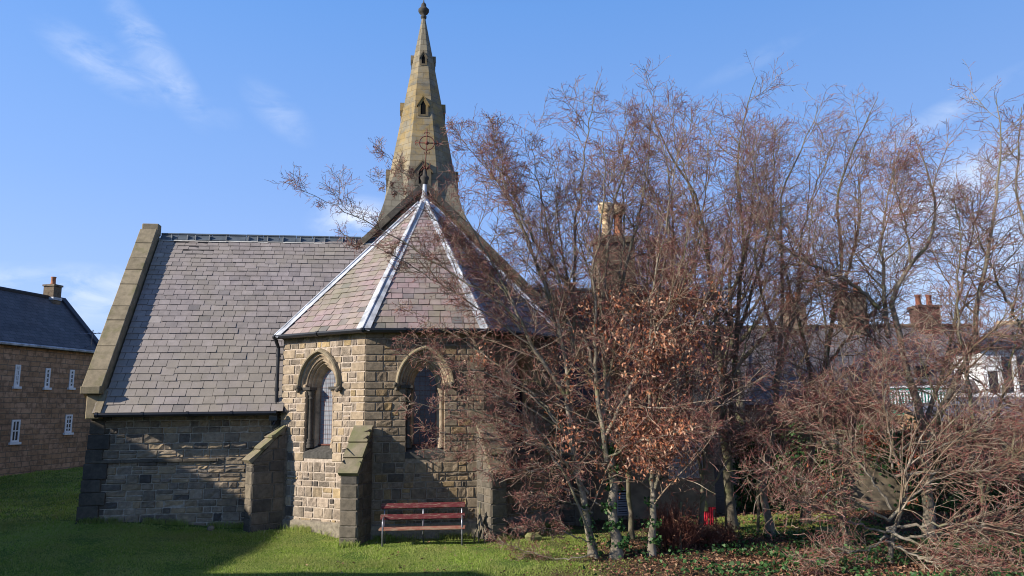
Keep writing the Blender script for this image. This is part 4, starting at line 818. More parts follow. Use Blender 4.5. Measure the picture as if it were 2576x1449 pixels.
# ------------------------------------------------------------------ foliage machinery
def leaf_mesh(name, C, size, mat, parent=None, hang=0., flat=0., seed=0, wid=.55):
    r = np.random.default_rng(seed); n = len(C); C = np.asarray(C, float); s = size*r.uniform(.6, 1.25, n)
    D = r.normal(size=(n, 3)); D[:, 2] -= hang*1.6; 
    if flat: D[:, 2] *= 1-flat
    D /= np.linalg.norm(D, axis=1)[:, None]; Q = r.normal(size=(n, 3))
    if flat: Q = Q*(1-flat*.8)+np.array([0, 0, 1.])*flat; Q = np.cross(Q, D)
    Wd = Q-(Q*D).sum(1)[:, None]*D; Wd /= np.linalg.norm(Wd, axis=1)[:, None]+1e-9; Nn = np.cross(D, Wd); fold = r.uniform(.05, .35, n)[:, None]
    s = s[:, None]; a = C; tip = C+D*s; l = C+D*s*.45+Wd*s*wid*.5+Nn*s*fold; rr = C+D*s*.45-Wd*s*wid*.5+Nn*s*fold
    V = np.stack([a, rr, tip, l], 1).reshape(-1, 3); i = np.arange(n)[:, None]*4; Fq = np.concatenate([i+np.array([[0, 1, 2]]), i+np.array([[0, 2, 3]])], 0)
    return np_mesh(name, V, Fq, mat, parent, False)
def resample(P, n):
    P = np.asarray(P, float); Q = np.vstack([2*P[0]-P[1], P, 2*P[-1]-P[-2]]); out = []
    for i in range(len(P)-1):
        p0, p1, p2, p3 = Q[i:i+4]; t = np.linspace(0, 1, 12, endpoint=False)[:, None]
        out.append(.5*(2*p1+(p2-p0)*t+(2*p0-5*p1+4*p2-p3)*t*t+(3*p1-p0-3*p2+p3)*t**3))
    out = np.vstack(out+[P[-1:]]); d = np.r_[0, np.cumsum(np.linalg.norm(np.diff(out, axis=0), axis=1))]; s = np.linspace(0, d[-1], n)
    return np.stack([np.interp(s, d, out[:, k]) for k in range(3)], 1)
def tubes(polys, rads, sides):           # polys (N,K,3), rads (N,K) -> vertices, quads
    N, K, _ = polys.shape
    T = np.empty_like(polys); T[:, 1:-1] = polys[:, 2:]-polys[:, :-2]; T[:, 0] = polys[:, 1]-polys[:, 0]; T[:, -1] = polys[:, -1]-polys[:, -2]; T /= np.linalg.norm(T, axis=2, keepdims=True)+1e-9
    m = np.abs(T.mean(1)); ref = np.eye(3)[np.argmin(m, axis=1)][:, None, :]; a = ref-(ref*T).sum(2, keepdims=True)*T; a /= np.linalg.norm(a, axis=2, keepdims=True)+1e-9; b = np.cross(T, a)
    an = 2*np.pi*np.arange(sides)/sides; V = polys[:, :, None]+(a[:, :, None]*np.cos(an)[None, None, :, None]+b[:, :, None]*np.sin(an)[None, None, :, None])*rads[:, :, None, None]
    i = (np.arange(N)[:, None, None]*K+np.arange(K-1)[None, :, None])*sides; k = np.arange(sides)[None, None]; k2 = (k+1) % sides
    return V.reshape(-1, 3), np.stack([i+k, i+k2, i+sides+k2, i+sides+k], -1).reshape(-1, 4)
def join(parts):
    Vs, Fs, o = [], [], 0
    for V, Fq in parts: Vs.append(V); Fs.append(Fq+o); o += len(V)
    return np.vstack(Vs), np.vstack(Fs)
def sprout(r, par, prad, n, t0, t1, lo, hi, a0, a1, K, wig, lift, ratio=.55, tip=.0015, rmax=1, taper=.5, flatten=0., sweep=(0, 0, 0), ls=None):
    N, Kp, _ = par.shape; t = t0+(t1-t0)*(np.arange(n)[None]+r.uniform(0, 1, (N, n)))/n; x = t*(Kp-1); i = np.minimum(x.astype(int), Kp-2); f = x-i; ar = np.arange(N)[:, None]
    P = par[ar, i]*(1-f)[..., None]+par[ar, i+1]*f[..., None]; T = par[ar, i+1]-par[ar, i]; T /= np.linalg.norm(T, axis=2, keepdims=True)+1e-9; pr = prad[ar, i]*(1-f)+prad[ar, i+1]*f
    P, T, pr, tt = P.reshape(-1, 3), T.reshape(-1, 3), pr.ravel(), t.ravel(); M_ = len(P)
    q = r.normal(size=(M_, 3)); q[:, 2] *= 1-flatten; q -= (q*T).sum(1)[:, None]*T; q /= np.linalg.norm(q, axis=1)[:, None]+1e-9
    an = np.radians(r.uniform(a0, a1, M_))[:, None]; D = np.cos(an)*T+np.sin(an)*q
    PL = np.linalg.norm(np.diff(par, axis=1), axis=2).sum(1)[:, None].repeat(n, 1).ravel()*.72; L = np.minimum(r.uniform(lo, hi, M_)*(1-taper*(tt-t0)/(max(t1-t0, 1e-6))), PL*r.uniform(.6, 1., M_))*(ls[:, None].repeat(n, 1).ravel() if ls is not None else 1.); out = np.empty((M_, K, 3)); out[:, 0] = P; st = (L/(K-1))[:, None]; sw = np.array(sweep)[None]
    lf = lift(P) if callable(lift) else np.full(M_, lift)
    for k in range(1, K):
        D = D+r.normal(size=(M_, 3))*wig+sw; D[:, 2] += lf; D /= np.linalg.norm(D, axis=1)[:, None]; out[:, k] = out[:, k-1]+D*st
    r0 = np.minimum(np.minimum(pr*ratio, rmax), .0085*L+.0016); rad = r0[:, None]+(tip-r0[:, None])*np.linspace(0, 1, K)[None]**.9; return out, np.maximum(rad, tip*.8)
def lift_by_height(lo, hi, a, b): return lambda P: lo+(hi-lo)*np.clip((P[:, 2]-a)/(b-a), 0, 1)
def tree(name, label, cat, stems, seed, mats=('bark_pale', 'limb_bark', 'twig_bark'), n1=10, L1=(.8, 2.2), n2=10, L2=(.35, 1.15), n3=4, L3=(.10, .40), n4=1, ang1=(34, 72), lift1=lift_by_height(.0, .055, 2.0, 5.0), group=None, leaves=None, ivy=None, sweep=(0, 0, 0), t_lo=.16, wig1=.16, tw=1.0, K0=26, extra=None):
    r = np.random.default_rng(seed); polys, rads = [], []; base = None
    for px, d0, d1, r0, r1 in stems:
        n = len(px); P = [at(x, y, d0+(d1-d0)*(k/(n-1))**1.2) for k, (x, y) in enumerate(px)]
        if base is None: P[0][2] = float(gz(P[0][0], P[0][1]))-.08; base = P[0].copy()
        P = np.array(P); sk = .32 if not len(polys) else .56; tt = np.r_[0, np.cumsum(np.linalg.norm(np.diff(P, axis=0), axis=1))]; tt /= tt[-1]; P = P*(1-sk)+(P[0]+(P[-1]-P[0])*tt[:, None])*sk
        Q = resample(P, K0); Q[1:-1] += r.normal(size=(K0-2, 3))*.016; polys.append(Q); rads.append(r0+(r1-r0)*np.linspace(0, 1, K0)**.8)
    polys = np.array(polys); rads = np.array(rads)
    for k in range(len(polys)):
        if polys[k][0, 2] < .3: rads[k][0] *= 1.5; rads[k][1] *= 1.12
    root = tag(empty(name, tuple(base)), label, cat, group)
    off = base[None]
    V, Fq = tubes(polys-base, rads, 10); np_mesh('trunk', V, Fq, MATS[mats[0]], root)
    ls = np.clip(rads[:, 2]/.042, .26, 1.)
    b1, q1 = sprout(r, polys, rads, n1, t_lo, .97, *L1, *ang1, 12, wig1*.6, lift1, .6, .0045, .03, .62, sweep=sweep, ls=ls)
    b2, q2 = sprout(r, np.concatenate([b1]), q1, n2, .12, .97, *L2, 36, 72, 8, .12, .012, .75, .0038, .014, .4, .3, sweep=sweep)
    b2b, q2b = sprout(r, polys, rads, max(4, n1), .3, 1., *L2, 38, 74, 8, .12, .015, .5, .0036, .013, .3, ls=ls)
    b2 = np.concatenate([b2, b2b]); q2 = np.concatenate([q2, q2b])
    V, Fq = join([tubes(b1-base, q1, 5), tubes(b2-base, q2, 4)]); np_mesh('branches', V, Fq, MATS[mats[1]], root)
    b3, q3 = sprout(r, b2, q2, n3, .1, 1., *L3, 32, 70, 5, .17, .01, .8, .0029*tw, .006*tw, .35, .3, sweep=sweep)
    pr = [tubes(b3-base, np.maximum(q3, .0030*tw), 3)]
    if n4:
        b4, q4 = sprout(r, b3, q3, n4, .3, 1., .05, .16, 25, 55, 3, .15, 0, .8, .0022*tw, .0036*tw, .2); pr.append(tubes(b4-base, np.maximum(q4, .0023*tw), 3))
    V, Fq = join(pr); np_mesh('crown', V, Fq, MATS[mats[2]], root)
    if leaves: 
        for mt, n, size, sel in leaves:
            tips = b3[:, -1]; ok = sel(tips); c = tips[ok]
            if len(c) == 0: continue
            nc = max(6, n//9); cc = c[r.integers(0, len(c), nc)]; w = r.exponential(1, nc); w /= w.sum(); pick = cc[r.choice(nc, n, p=w)]+r.normal(size=(n, 3))*np.array([.13, .13, .10]); leaf_mesh('leaves', pick-base, size, MATS[mt], root, hang=.8, seed=seed)
    if ivy:
        n, zmax, idx = ivy; k = r.choice(idx, n); t = r.uniform(0, 1, n)**1.3; Q = polys[k]; z = Q[:, :, 2]; tz = np.clip(t*zmax, .03, None)
        j = np.argmax(z > tz[:, None], axis=1); c = Q[np.arange(n), j]; an = r.uniform(0, 2*np.pi, n); rr = rads[k, j]+.02+np.abs(r.normal(size=n))*.05*(1-t*.5)
        cl = np.sin(an*1.0+c[:, 2]*5)+r.normal(size=n)*.5 > -.1; c = c+np.stack([np.cos(an)*rr, np.sin(an)*rr, r.normal(size=n)*.05], 1); leaf_mesh('ivy', c[cl]-base, .075, MATS['ivy_leaf'], root, hang=.4, seed=seed+1, wid=.95)
    return root

# ------------------------------------------------------------------ the bare trees
def reg(x0, x1, y0, y1):                 # a part of the tree that holds leaves, as a box of directions seen from where the camera stands
    def f(P):
        d = P-EYEP; q = d@F_; px = CX+FPX*(d@RC)/q; py = CY-FPX*(d@UC)/q; return (px > x0) & (px < x1) & (py > y0) & (py < y1)
    return f
tree('beech_tree', 'slender pale beech with ivy free trunk, leftmost, whose boughs reach over the apse roof', 'tree', [
    ([(1493, 1397), (1481, 1282), (1464, 1210), (1450, 1148), (1447, 1042), (1450, 970), (1440, 898), (1435, 812), (1407, 738), (1351, 615), (1317, 547), (1272, 452), (1235, 385)], 14.5, 14.2, .078, .008),
    ([(1447, 1060), (1438, 1010), (1408, 960), (1371, 924), (1326, 860), (1295, 787), (1268, 723), (1216, 625), (1165, 545), (1140, 470)], 14.5, 13.6, .055, .007),
    ([(1440, 900), (1429, 693), (1423, 547), (1446, 430), (1468, 295), (1502, 205)], 14.5, 15.0, .045, .006),
    ([(1305, 805), (1260, 740), (1180, 690), (1060, 605), (960, 548), (880, 512), (790, 478), (712, 456)], 14.1, 13.2, .026, .003),
    ([(1295, 770), (1200, 620), (1150, 545), (1080, 465), (1010, 415), (945, 362)], 14.0, 13.4, .015, .003),
    ([(1280, 745), (1180, 600), (1110, 520), (1020, 465), (920, 440)], 14.0, 13.0, .013, .003),
    ([(1350, 880), (1250, 790), (1130, 700), (1040, 640), (950, 600), (850, 585)], 14.3, 13.4, .022, .003),
    ([(1351, 615), (1290, 500), (1220, 420), (1150, 350), (1135, 300)], 14.3, 14.8, .022, .004),
    ([(1317, 547), (1260, 430), (1225, 360), (1240, 300)], 14.3, 13.8, .018, .003),
    ([(1425, 900), (1390, 700), (1330, 520), (1250, 405), (1170, 325)], 14.5, 15.2, .04, .005), ([(1440, 860), (1385, 640), (1345, 450), (1335, 330)], 14.5, 14.0, .04, .005), ([(1310, 830), (1240, 710), (1180, 640), (1130, 600)], 14.2, 14.8, .022, .004)],
    1, n1=19, L1=(.7, 2.4), t_lo=.07, n2=10, L2=(.3, .9), leaves=[('dead_beech_leaf', 130, .075, reg(1300, 1600, 950, 1300))], ivy=(90, .9, [0]), wig1=.13)
tree('beech_tree', 'spreading low beech boughs in front of the apse, growing from the slender pale trunk foot', 'tree', [
    ([(1504, 1402), (1490, 1290), (1455, 1150), (1420, 1085), (1380, 1040), (1300, 1012), (1200, 1000), (1110, 1012), (1010, 1005)], 14.35, 13.2, .034, .004),
    ([(1450, 1145), (1350, 1112), (1250, 1100), (1150, 1092), (1050, 1080)], 14.3, 13.6, .02, .003),
    ([(1435, 1105), (1400, 980), (1330, 900), (1200, 872), (1080, 880), (1000, 895)], 14.3, 13.7, .024, .003),
    ([(1470, 1210), (1400, 1180), (1330, 1172), (1260, 1165), (1215, 1180)], 14.3, 13.5, .018, .003),
    ([(1490, 1290), (1420, 1240), (1370, 1230), (1300, 1250)], 14.3, 13.5, .018, .003),
    ([(1455, 1150), (1380, 1125), (1300, 1070), (1210, 1050), (1130, 1042)], 14.3, 14.8, .018, .003),
    ([(1430, 1095), (1370, 960), (1290, 900), (1180, 830), (1080, 790), (1000, 760)], 14.3, 14.9, .02, .003),
    ([(1500, 1370), (1440, 1330), (1360, 1300), (1290, 1330)], 14.3, 13.4, .014, .003),
    ([(1480, 1240), (1400, 1060), (1320, 960), (1230, 940), (1120, 950)], 14.3, 13.2, .02, .003),
    ([(1495, 1392), (1440, 1436), (1385, 1437), (1330, 1417), (1280, 1387), (1228, 1350)], 13.9, 14.4, .016, .004), ([(1440, 1100), (1330, 1000), (1230, 960), (1140, 900), (1060, 850), (990, 850)], 14.4, 15.0, .022, .003), ([(1460, 1180), (1360, 1060), (1260, 1120), (1150, 1140), (1060, 1130)], 14.3, 14.9, .018, .003)],
    2, n1=16, L1=(.6, 1.7), n2=7, L2=(.3, .9), n3=3, L3=(.10, .32), lift1=.0, leaves=[('dead_beech_leaf', 90, .07, reg(1100, 1500, 900, 1300))], sweep=(-.03, 0, .0), ivy=(60, .7, [0]), ang1=(25, 55), t_lo=.3)
tree('beech_tree', 'ivy clad beech with the thickest trunk of the near clump, holding tan dead leaves', 'tree', [
    ([(1548, 1405), (1543, 1330), (1530, 1230), (1528, 1150), (1515, 1050), (1505, 950), (1495, 850), (1490, 750), (1500, 640), (1520, 540), (1560, 420), (1600, 330)], 14.3, 14.6, .105, .008),
    ([(1515, 1050), (1540, 940), (1552, 820), (1560, 700), (1610, 560), (1640, 430), (1635, 290), (1650, 240)], 14.3, 15.4, .06, .006),
    ([(1528, 1160), (1480, 1000), (1460, 880), (1463, 760), (1451, 693), (1463, 654), (1491, 609), (1513, 536), (1530, 440), (1515, 330)], 14.3, 13.9, .055, .006),
    ([(1520, 1100), (1580, 1030), (1640, 930), (1680, 860), (1720, 760), (1750, 640), (1740, 520)], 14.3, 13.7, .045, .005),
    ([(1505, 960), (1440, 820), (1400, 700), (1380, 600), (1395, 480), (1385, 380)], 14.4, 15.3, .04, .005),
    ([(1528, 1150), (1600, 1090), (1660, 1080), (1740, 1060), (1800, 1075)], 14.2, 13.4, .025, .004),
    ([(1560, 700), (1580, 560), (1560, 440), (1580, 330), (1570, 260)], 14.8, 15.0, .03, .004)],
    3, n1=19, L1=(.7, 2.4), t_lo=.07, n2=10, leaves=[('dead_beech_leaf', 1700, .08, reg(1380, 1700, 740, 1290))], ivy=(650, 1.9, [0]), wig1=.13)
tree('beech_tree', 'many stemmed young beech with upright shoots and most of the brown leaves', 'tree', [
    ([(1640, 1402), (1641, 1330), (1645, 1250), (1650, 1170), (1650, 1080), (1655, 980), (1650, 880), (1660, 760), (1690, 640), (1700, 520), (1690, 400), (1645, 280)], 14.4, 14.8, .07, .006),
    ([(1645, 1250), (1620, 1150), (1600, 1040), (1590, 920), (1580, 800), (1600, 680), (1640, 560), (1680, 430), (1720, 320)], 14.4, 13.8, .045, .005),
    ([(1648, 1200), (1690, 1110), (1720, 1020), (1740, 900), (1730, 780), (1760, 650), (1790, 520), (1780, 400), (1790, 300)], 14.4, 15.2, .045, .005),
    ([(1647, 1230), (1675, 1130), (1679, 990), (1679, 879), (1708, 817), (1761, 754), (1790, 700), (1830, 600)], 14.4, 13.7, .04, .005),
    ([(1646, 1230), (1630, 1100), (1640, 960), (1620, 840), (1640, 720), (1630, 600), (1660, 480)], 14.4, 15.4, .035, .005),
    ([(1648, 1220), (1668, 1060), (1700, 920), (1700, 800), (1720, 700), (1710, 600)], 14.5, 14.0, .03, .004)],
    4, n1=19, L1=(.7, 2.4), t_lo=.07, n2=10, ang1=(28, 66), leaves=[('dead_beech_leaf', 2300, .08, reg(1540, 1810, 730, 1000)), ('dead_beech_leaf', 1700, .08, reg(1440, 1720, 1050, 1260))], ivy=(260, 1.2, [0]), wig1=.12)
tree('beech_tree', 'dark trunked tree behind the red cloth, with tall tips at the top of the clump', 'tree', [
    ([(1843, 1335), (1840, 1250), (1838, 1100), (1840, 950), (1835, 800), (1827, 727), (1810, 570), (1777, 469), (1715, 402), (1625, 262)], 17.3, 16.4, .125, .008),
    ([(1838, 1100), (1850, 900), (1855, 700), (1860, 580), (1816, 435), (1833, 300), (1878, 222), (1905, 192)], 17.3, 16.8, .08, .006),
    ([(1836, 820), (1770, 700), (1740, 560), (1700, 430), (1660, 320), (1700, 260)], 17.2, 18.0, .05, .006),
    ([(1838, 900), (1900, 760), (1960, 640), (1980, 500), (1950, 380), (1960, 300)], 17.2, 17.9, .05, .006),
    ([(1840, 1000), (1790, 900), (1700, 800), (1640, 680), (1560, 600)], 17.2, 18.2, .045, .006),
    ([(1855, 700), (1900, 560), (1890, 430), (1920, 330)], 17, 17.4, .04, .005),
    ([(1838, 1000), (1780, 760), (1700, 560), (1620, 420), (1570, 320)], 17.1, 16.0, .05, .006), ([(1838, 960), (1740, 800), (1640, 640), (1560, 520), (1500, 420)], 17.1, 16.6, .05, .006)],
    5, mats=('bark_dark', 'limb_bark', 'twig_bark'), n1=17, L1=(1.0, 2.9), n2=10, t_lo=.2, wig1=.12)
tree('beech_tree', 'mossy bent tree right of the dark trunk, its pale bough reaching left across the clump', 'tree', [
    ([(1938, 1353), (1925, 1290), (1900, 1230), (1925, 1120), (1945, 980), (1950, 860), (1950, 727), (1934, 502), (1973, 413), (2051, 300), (2058, 265)], 16.4, 16.0, .085, .007),
    ([(1945, 980), (1990, 840), (2010, 720), (1990, 600), (2010, 480), (2060, 400), (2120, 310)], 16.4, 16.9, .05, .006),
    ([(1930, 1090), (1938, 1023), (1852, 1080), (1790, 1090), (1737, 1124), (1703, 1109), (1640, 1080), (1590, 1065)], 16.2, 13.9, .045, .008),
    ([(1948, 860), (1900, 760), (1860, 640), (1900, 520), (1880, 400), (1900, 320)], 16.3, 15.4, .045, .005),
    ([(1930, 1150), (1990, 1090), (2070, 1030), (2150, 1010), (2230, 980)], 16.3, 15.2, .03, .005)],
    6, mats=('bark_pale', 'limb_bark', 'twig_bark'), n1=17, L1=(1.0, 2.9), n2=10, wig1=.13)
tree('beech_tree', 'grey tree with forked upright limbs between the bent tree and the big mossy one', 'tree', [
    ([(2025, 1335), (2030, 1200), (2050, 1000), (2090, 800), (2113, 637), (2085, 525), (2096, 435), (2186, 278), (2208, 245)], 18, 17.0, .10, .007),
    ([(2050, 1000), (2020, 850), (1970, 700), (1930, 600), (1900, 480), (1925, 340)], 18, 18.6, .06, .006),
    ([(2090, 800), (2150, 680), (2180, 560), (2150, 450), (2200, 360)], 17.7, 18.3, .05, .006),
    ([(2060, 950), (2130, 850), (2210, 780), (2290, 700), (2330, 600)], 17.8, 17.2, .045, .006)],
    7, mats=('bark_dark', 'limb_bark', 'twig_bark'), n1=17, L1=(1.0, 2.9), n2=10, wig1=.13, t_lo=.2)
tree('beech_tree', 'big mossy tree in front of the striped green screen, limbs fanning against the sky', 'tree', [
    ([(2338, 1345), (2330, 1200), (2318, 1090), (2299, 1009), (2270, 946), (2251, 908), (2237, 850), (2214, 777), (2225, 720), (2300, 645), (2348, 609), (2371, 519), (2360, 457), (2300, 340)], 15.5, 15.0, .125, .008),
    ([(2214, 777), (2141, 693), (2060, 680), (1980, 640), (1900, 560)], 15.2, 14.4, .05, .006),
    ([(2237, 850), (2213, 793), (2200, 700), (2180, 600), (2200, 500), (2262, 390)], 15.3, 16.0, .055, .006),
    ([(2330, 1150), (2342, 1100), (2366, 1061), (2433, 1004), (2496, 922), (2534, 860), (2529, 755), (2561, 637), (2567, 357), (2505, 240)], 15.4, 14.6, .085, .007),
    ([(2318, 1090), (2400, 940), (2430, 800), (2450, 650), (2480, 520), (2470, 420)], 15.4, 16.2, .055, .006),
    ([(2270, 946), (2180, 880), (2110, 800), (2080, 700), (2090, 590)], 15.4, 15.8, .045, .006),
    ([(2310, 1050), (2240, 1000), (2150, 990), (2050, 1010)], 15.3, 14.3, .04, .005),
    ([(2290, 660), (2280, 560), (2240, 470), (2250, 400)], 15.1, 14.6, .03, .004)],
    8, n1=19, L1=(1.0, 2.9), n2=12, sweep=(.02, 0, 0), wig1=.13, leaves=[('russet_leaf', 260, .10, reg(2040, 2330, 1090, 1290))])
tree('beech_tree', 'half seen tree at the right edge whose long shoots sweep out of the picture', 'tree', [
    ([(2700, 1380), (2690, 1150), (2650, 950), (2600, 780), (2585, 620), (2540, 480), (2560, 330), (2570, 270)], 15.8, 15.2, .11, .007),
    ([(2650, 950), (2560, 850), (2470, 720), (2430, 600), (2440, 480)], 15.6, 15.0, .05, .006),
    ([(2690, 1150), (2600, 1020), (2500, 960), (2400, 900), (2330, 890)], 15.6, 14.9, .04, .005),
    ([(2695, 1200), (2620, 1120), (2520, 1080), (2420, 1090)], 15.6, 14.7, .035, .005)],
    9, n1=17, L1=(1.0, 2.6), n2=11, wig1=.13, sweep=(.02, 0, .004))
low = [([(2240, 1420), (2225, 1345), (2242, 1282), (2250, 1200), (2240, 1150), (2290, 1118), (2345, 1102), (2420, 1085), (2500, 1040)], 13.6, 13.2, .05, .005),
       ([(2224, 1350), (2294, 1365), (2370, 1352), (2470, 1330), (2590, 1320)], 13.6, 13.0, .035, .005), ([(2230, 1330), (2300, 1310), (2400, 1300), (2500, 1320), (2620, 1330)], 13.6, 12.6, .035, .005),
       ([(2235, 1310), (2280, 1180), (2340, 1150), (2450, 1180), (2580, 1170)], 13.6, 13.0, .03, .005), ([(2250, 1200), (2330, 1190), (2420, 1215), (2520, 1190), (2600, 1150)], 13.5, 12.8, .03, .004),
       ([(2235, 1310), (2150, 1240), (2050, 1190), (1950, 1175), (1870, 1180)], 13.5, 13.0, .026, .004), ([(2228, 1340), (2150, 1320), (2060, 1270), (1960, 1250)], 13.5, 12.8, .024, .004),
       ([(2242, 1282), (2200, 1150), (2140, 1080), (2050, 1040), (1960, 1030)], 13.6, 13.8, .026, .004), ([(2226, 1350), (2200, 1395), (2120, 1400), (2020, 1420)], 13.3, 12.5, .022, .004),
       ([(2230, 1335), (2330, 1385), (2420, 1420), (2560, 1440)], 13.4, 12.3, .03, .004), ([(2260, 1130), (2380, 1070), (2480, 1060), (2600, 1080)], 13.6, 13.9, .026, .004), ([(2226, 1360), (2350, 1420), (2450, 1470)], 13.2, 12.2, .028, .004),
       ([(2245, 1180), (2230, 1080), (2215, 980), (2230, 880)], 13.6, 13.3, .02, .004)]
tree('beech_bush', 'low sprawling beech bush with long level whips, filling the lower right corner', 'bush', low, 10, n1=20, L1=(.9, 2.7), n2=6, n3=2, L2=(.35, 1.2), tw=1.25, lift1=.004, sweep=(.035, 0, .004), ang1=(15, 45), leaves=[('russet_leaf', 60, .08, reg(2080, 2330, 1150, 1260))], t_lo=.2, wig1=.08, mats=('bark_pale', 'limb_bark', 'twig_bark'))
for sd, lb, st in ((21, 'young beech hidden in the clump behind the ivy clad trunk', [([(1590, 1368), (1585, 1150), (1560, 900), (1480, 660), (1425, 470)], 16.3, 16.0, .06, .006), ([(1585, 1150), (1610, 900), (1650, 700), (1630, 470)], 16.3, 16.8, .045, .006), ([(1586, 1200), (1520, 1000), (1430, 830), (1370, 700)], 16.2, 15.6, .04, .005)]),
                   (22, 'young beech between the leafy stems and the red cloth, twigs crossing the boarded window', [([(1762, 1388), (1765, 1200), (1775, 1000), (1800, 760), (1835, 560), (1850, 420)], 15.4, 15.0, .06, .006), ([(1765, 1200), (1730, 1000), (1700, 800), (1690, 620)], 15.4, 15.9, .04, .005), ([(1768, 1150), (1830, 1000), (1890, 850), (1930, 700)], 15.4, 14.8, .04, .005), ([(1764, 1260), (1830, 1120), (1920, 1040), (2010, 1000)], 15.3, 14.6, .03, .004)]),
                   (23, 'young beech left of the big mossy tree, arching low over the yellow boulder', [([(2130, 1390), (2120, 1250), (2100, 1050), (2080, 850), (2050, 650), (2040, 520)], 15.2, 14.8, .06, .006), ([(2120, 1250), (2170, 1050), (2200, 880), (2180, 720)], 15.2, 15.7, .04, .005), ([(2115, 1200), (2050, 1050), (1990, 900), (1960, 790)], 15.2, 14.6, .04, .005), ([(2122, 1270), (2040, 1160), (1960, 1110), (1880, 1100)], 15.2, 14.4, .03, .004)]),
                   (24, 'young beech right of the big mossy tree, twigs crossing the white dormer', [([(2480, 1400), (2470, 1200), (2440, 1000), (2400, 800), (2420, 620), (2400, 490)], 15, 14.6, .06, .006), ([(2470, 1200), (2520, 1000), (2560, 850), (2590, 700)], 15, 15.4, .045, .005), ([(2472, 1220), (2400, 1080), (2330, 980), (2300, 850)], 15, 14.5, .04, .005), ([(2474, 1240), (2540, 1130), (2620, 1060)], 15, 14.4, .03, .004)])):
    tree('beech_tree', lb, 'tree', st, sd, mats=('bark_dark', 'limb_bark', 'twig_bark'), n1=18, L1=(.9, 2.6), n2=10, wig1=.13, t_lo=.2)
# thin stems in the clump
for k, (px, d, r0, lb) in enumerate((([(1712, 1396), (1711, 1330), (1713, 1262)], 14.75, .032, 'thin cut off pole standing between the leafy stems and the red cloth'),
                              ([(1905, 1345), (1908, 1290), (1906, 1215), (1912, 1150), (1905, 1080)], 16.6, .035, 'thin dark sapling on the sunlit grass patch beyond the clump'))):
    P = [at(x, y, d) for x, y in px]; b = P[0]; m = MB(); m.tube([p-b-np.array([0, 0, .1 if i == 0 else 0]) for i, p in enumerate(P)], [r0*(1-.25*i/len(P)) for i in range(len(P))], 8)
    root = tag(empty('sapling', tuple(b)), lb, 'sapling'); m.build('trunk', MATS['bark_dark'], root, True)
# taller trees far behind the wing
def far_tree(x, y, h, seed, label):
    r = np.random.default_rng(seed); g = float(gz(x, y)); K = 16; polys, rads = [], []
    main = np.array([[x, y, g-.1], [x+.1, y, g+h*.3], [x-.1, y+.1, g+h*.6], [x+.2, y, g+h]]); polys.append(resample(main, K)); rads.append(np.linspace(.26, .02, K))
    for k in range(9):
        t = .2+.06*k; a = r.uniform(0, 6.28); p0 = polys[0][int(t*K)]; L = h*(.55-.3*t)*r.uniform(.8, 1.1); e = p0+np.array([math.cos(a)*L*.75, math.sin(a)*L*.75, L*.9]); md = (p0+e)/2+np.array([math.cos(a), math.sin(a), -.4])*L*.1; polys.append(resample([p0, md, e], K)); rads.append(np.linspace(.11, .012, K))
    polys, rads = np.array(polys), np.array(rads); b = np.array([x, y, g]); root = tag(empty('bare_tree', (x, y, g)), label, 'tree', 'bare trees beyond the church wing')
    V, Fq = tubes(polys-b, rads, 8); np_mesh('trunk', V, Fq, MATS['bark_dark'], root)
    b1, q1 = sprout(r, polys, rads, 11, .2, 1, 1.0, 2.8, 28, 60, 9, .14, .06, .6, .006, .05); b2, q2 = sprout(r, b1, q1, 9, .1, 1, .5, 1.5, 28, 60, 7, .16, .03, .6, .004, .02); b3, q3 = sprout(r, b2, q2, 7, .1, 1, .25, .7, 28, 60, 4, .2, .02, .7, .0035, .008)
    V, Fq = tubes(b1-b, q1, 5); np_mesh('branches', V, Fq, MATS['limb_bark'], root); V, Fq = join([tubes(b2-b, q2, 4), tubes(b3-b, np.maximum(q3, .0035), 3)]); np_mesh('crown', V, Fq, MATS['twig_bark'], root)
p = at(1500, 900, 33); far_tree(float(p[0]), 33, 11.0, 71, 'round headed bare tree behind the chimney with two capped pots')
p = at(1700, 900, 31); far_tree(float(p[0]), 31, 11.0, 72, 'bare tree beyond the right end of the church wing')
p = at(1850, 900, 34); far_tree(float(p[0]), 34, 11.5, 73, 'bare tree beside the left end of the slate roofed terrace')

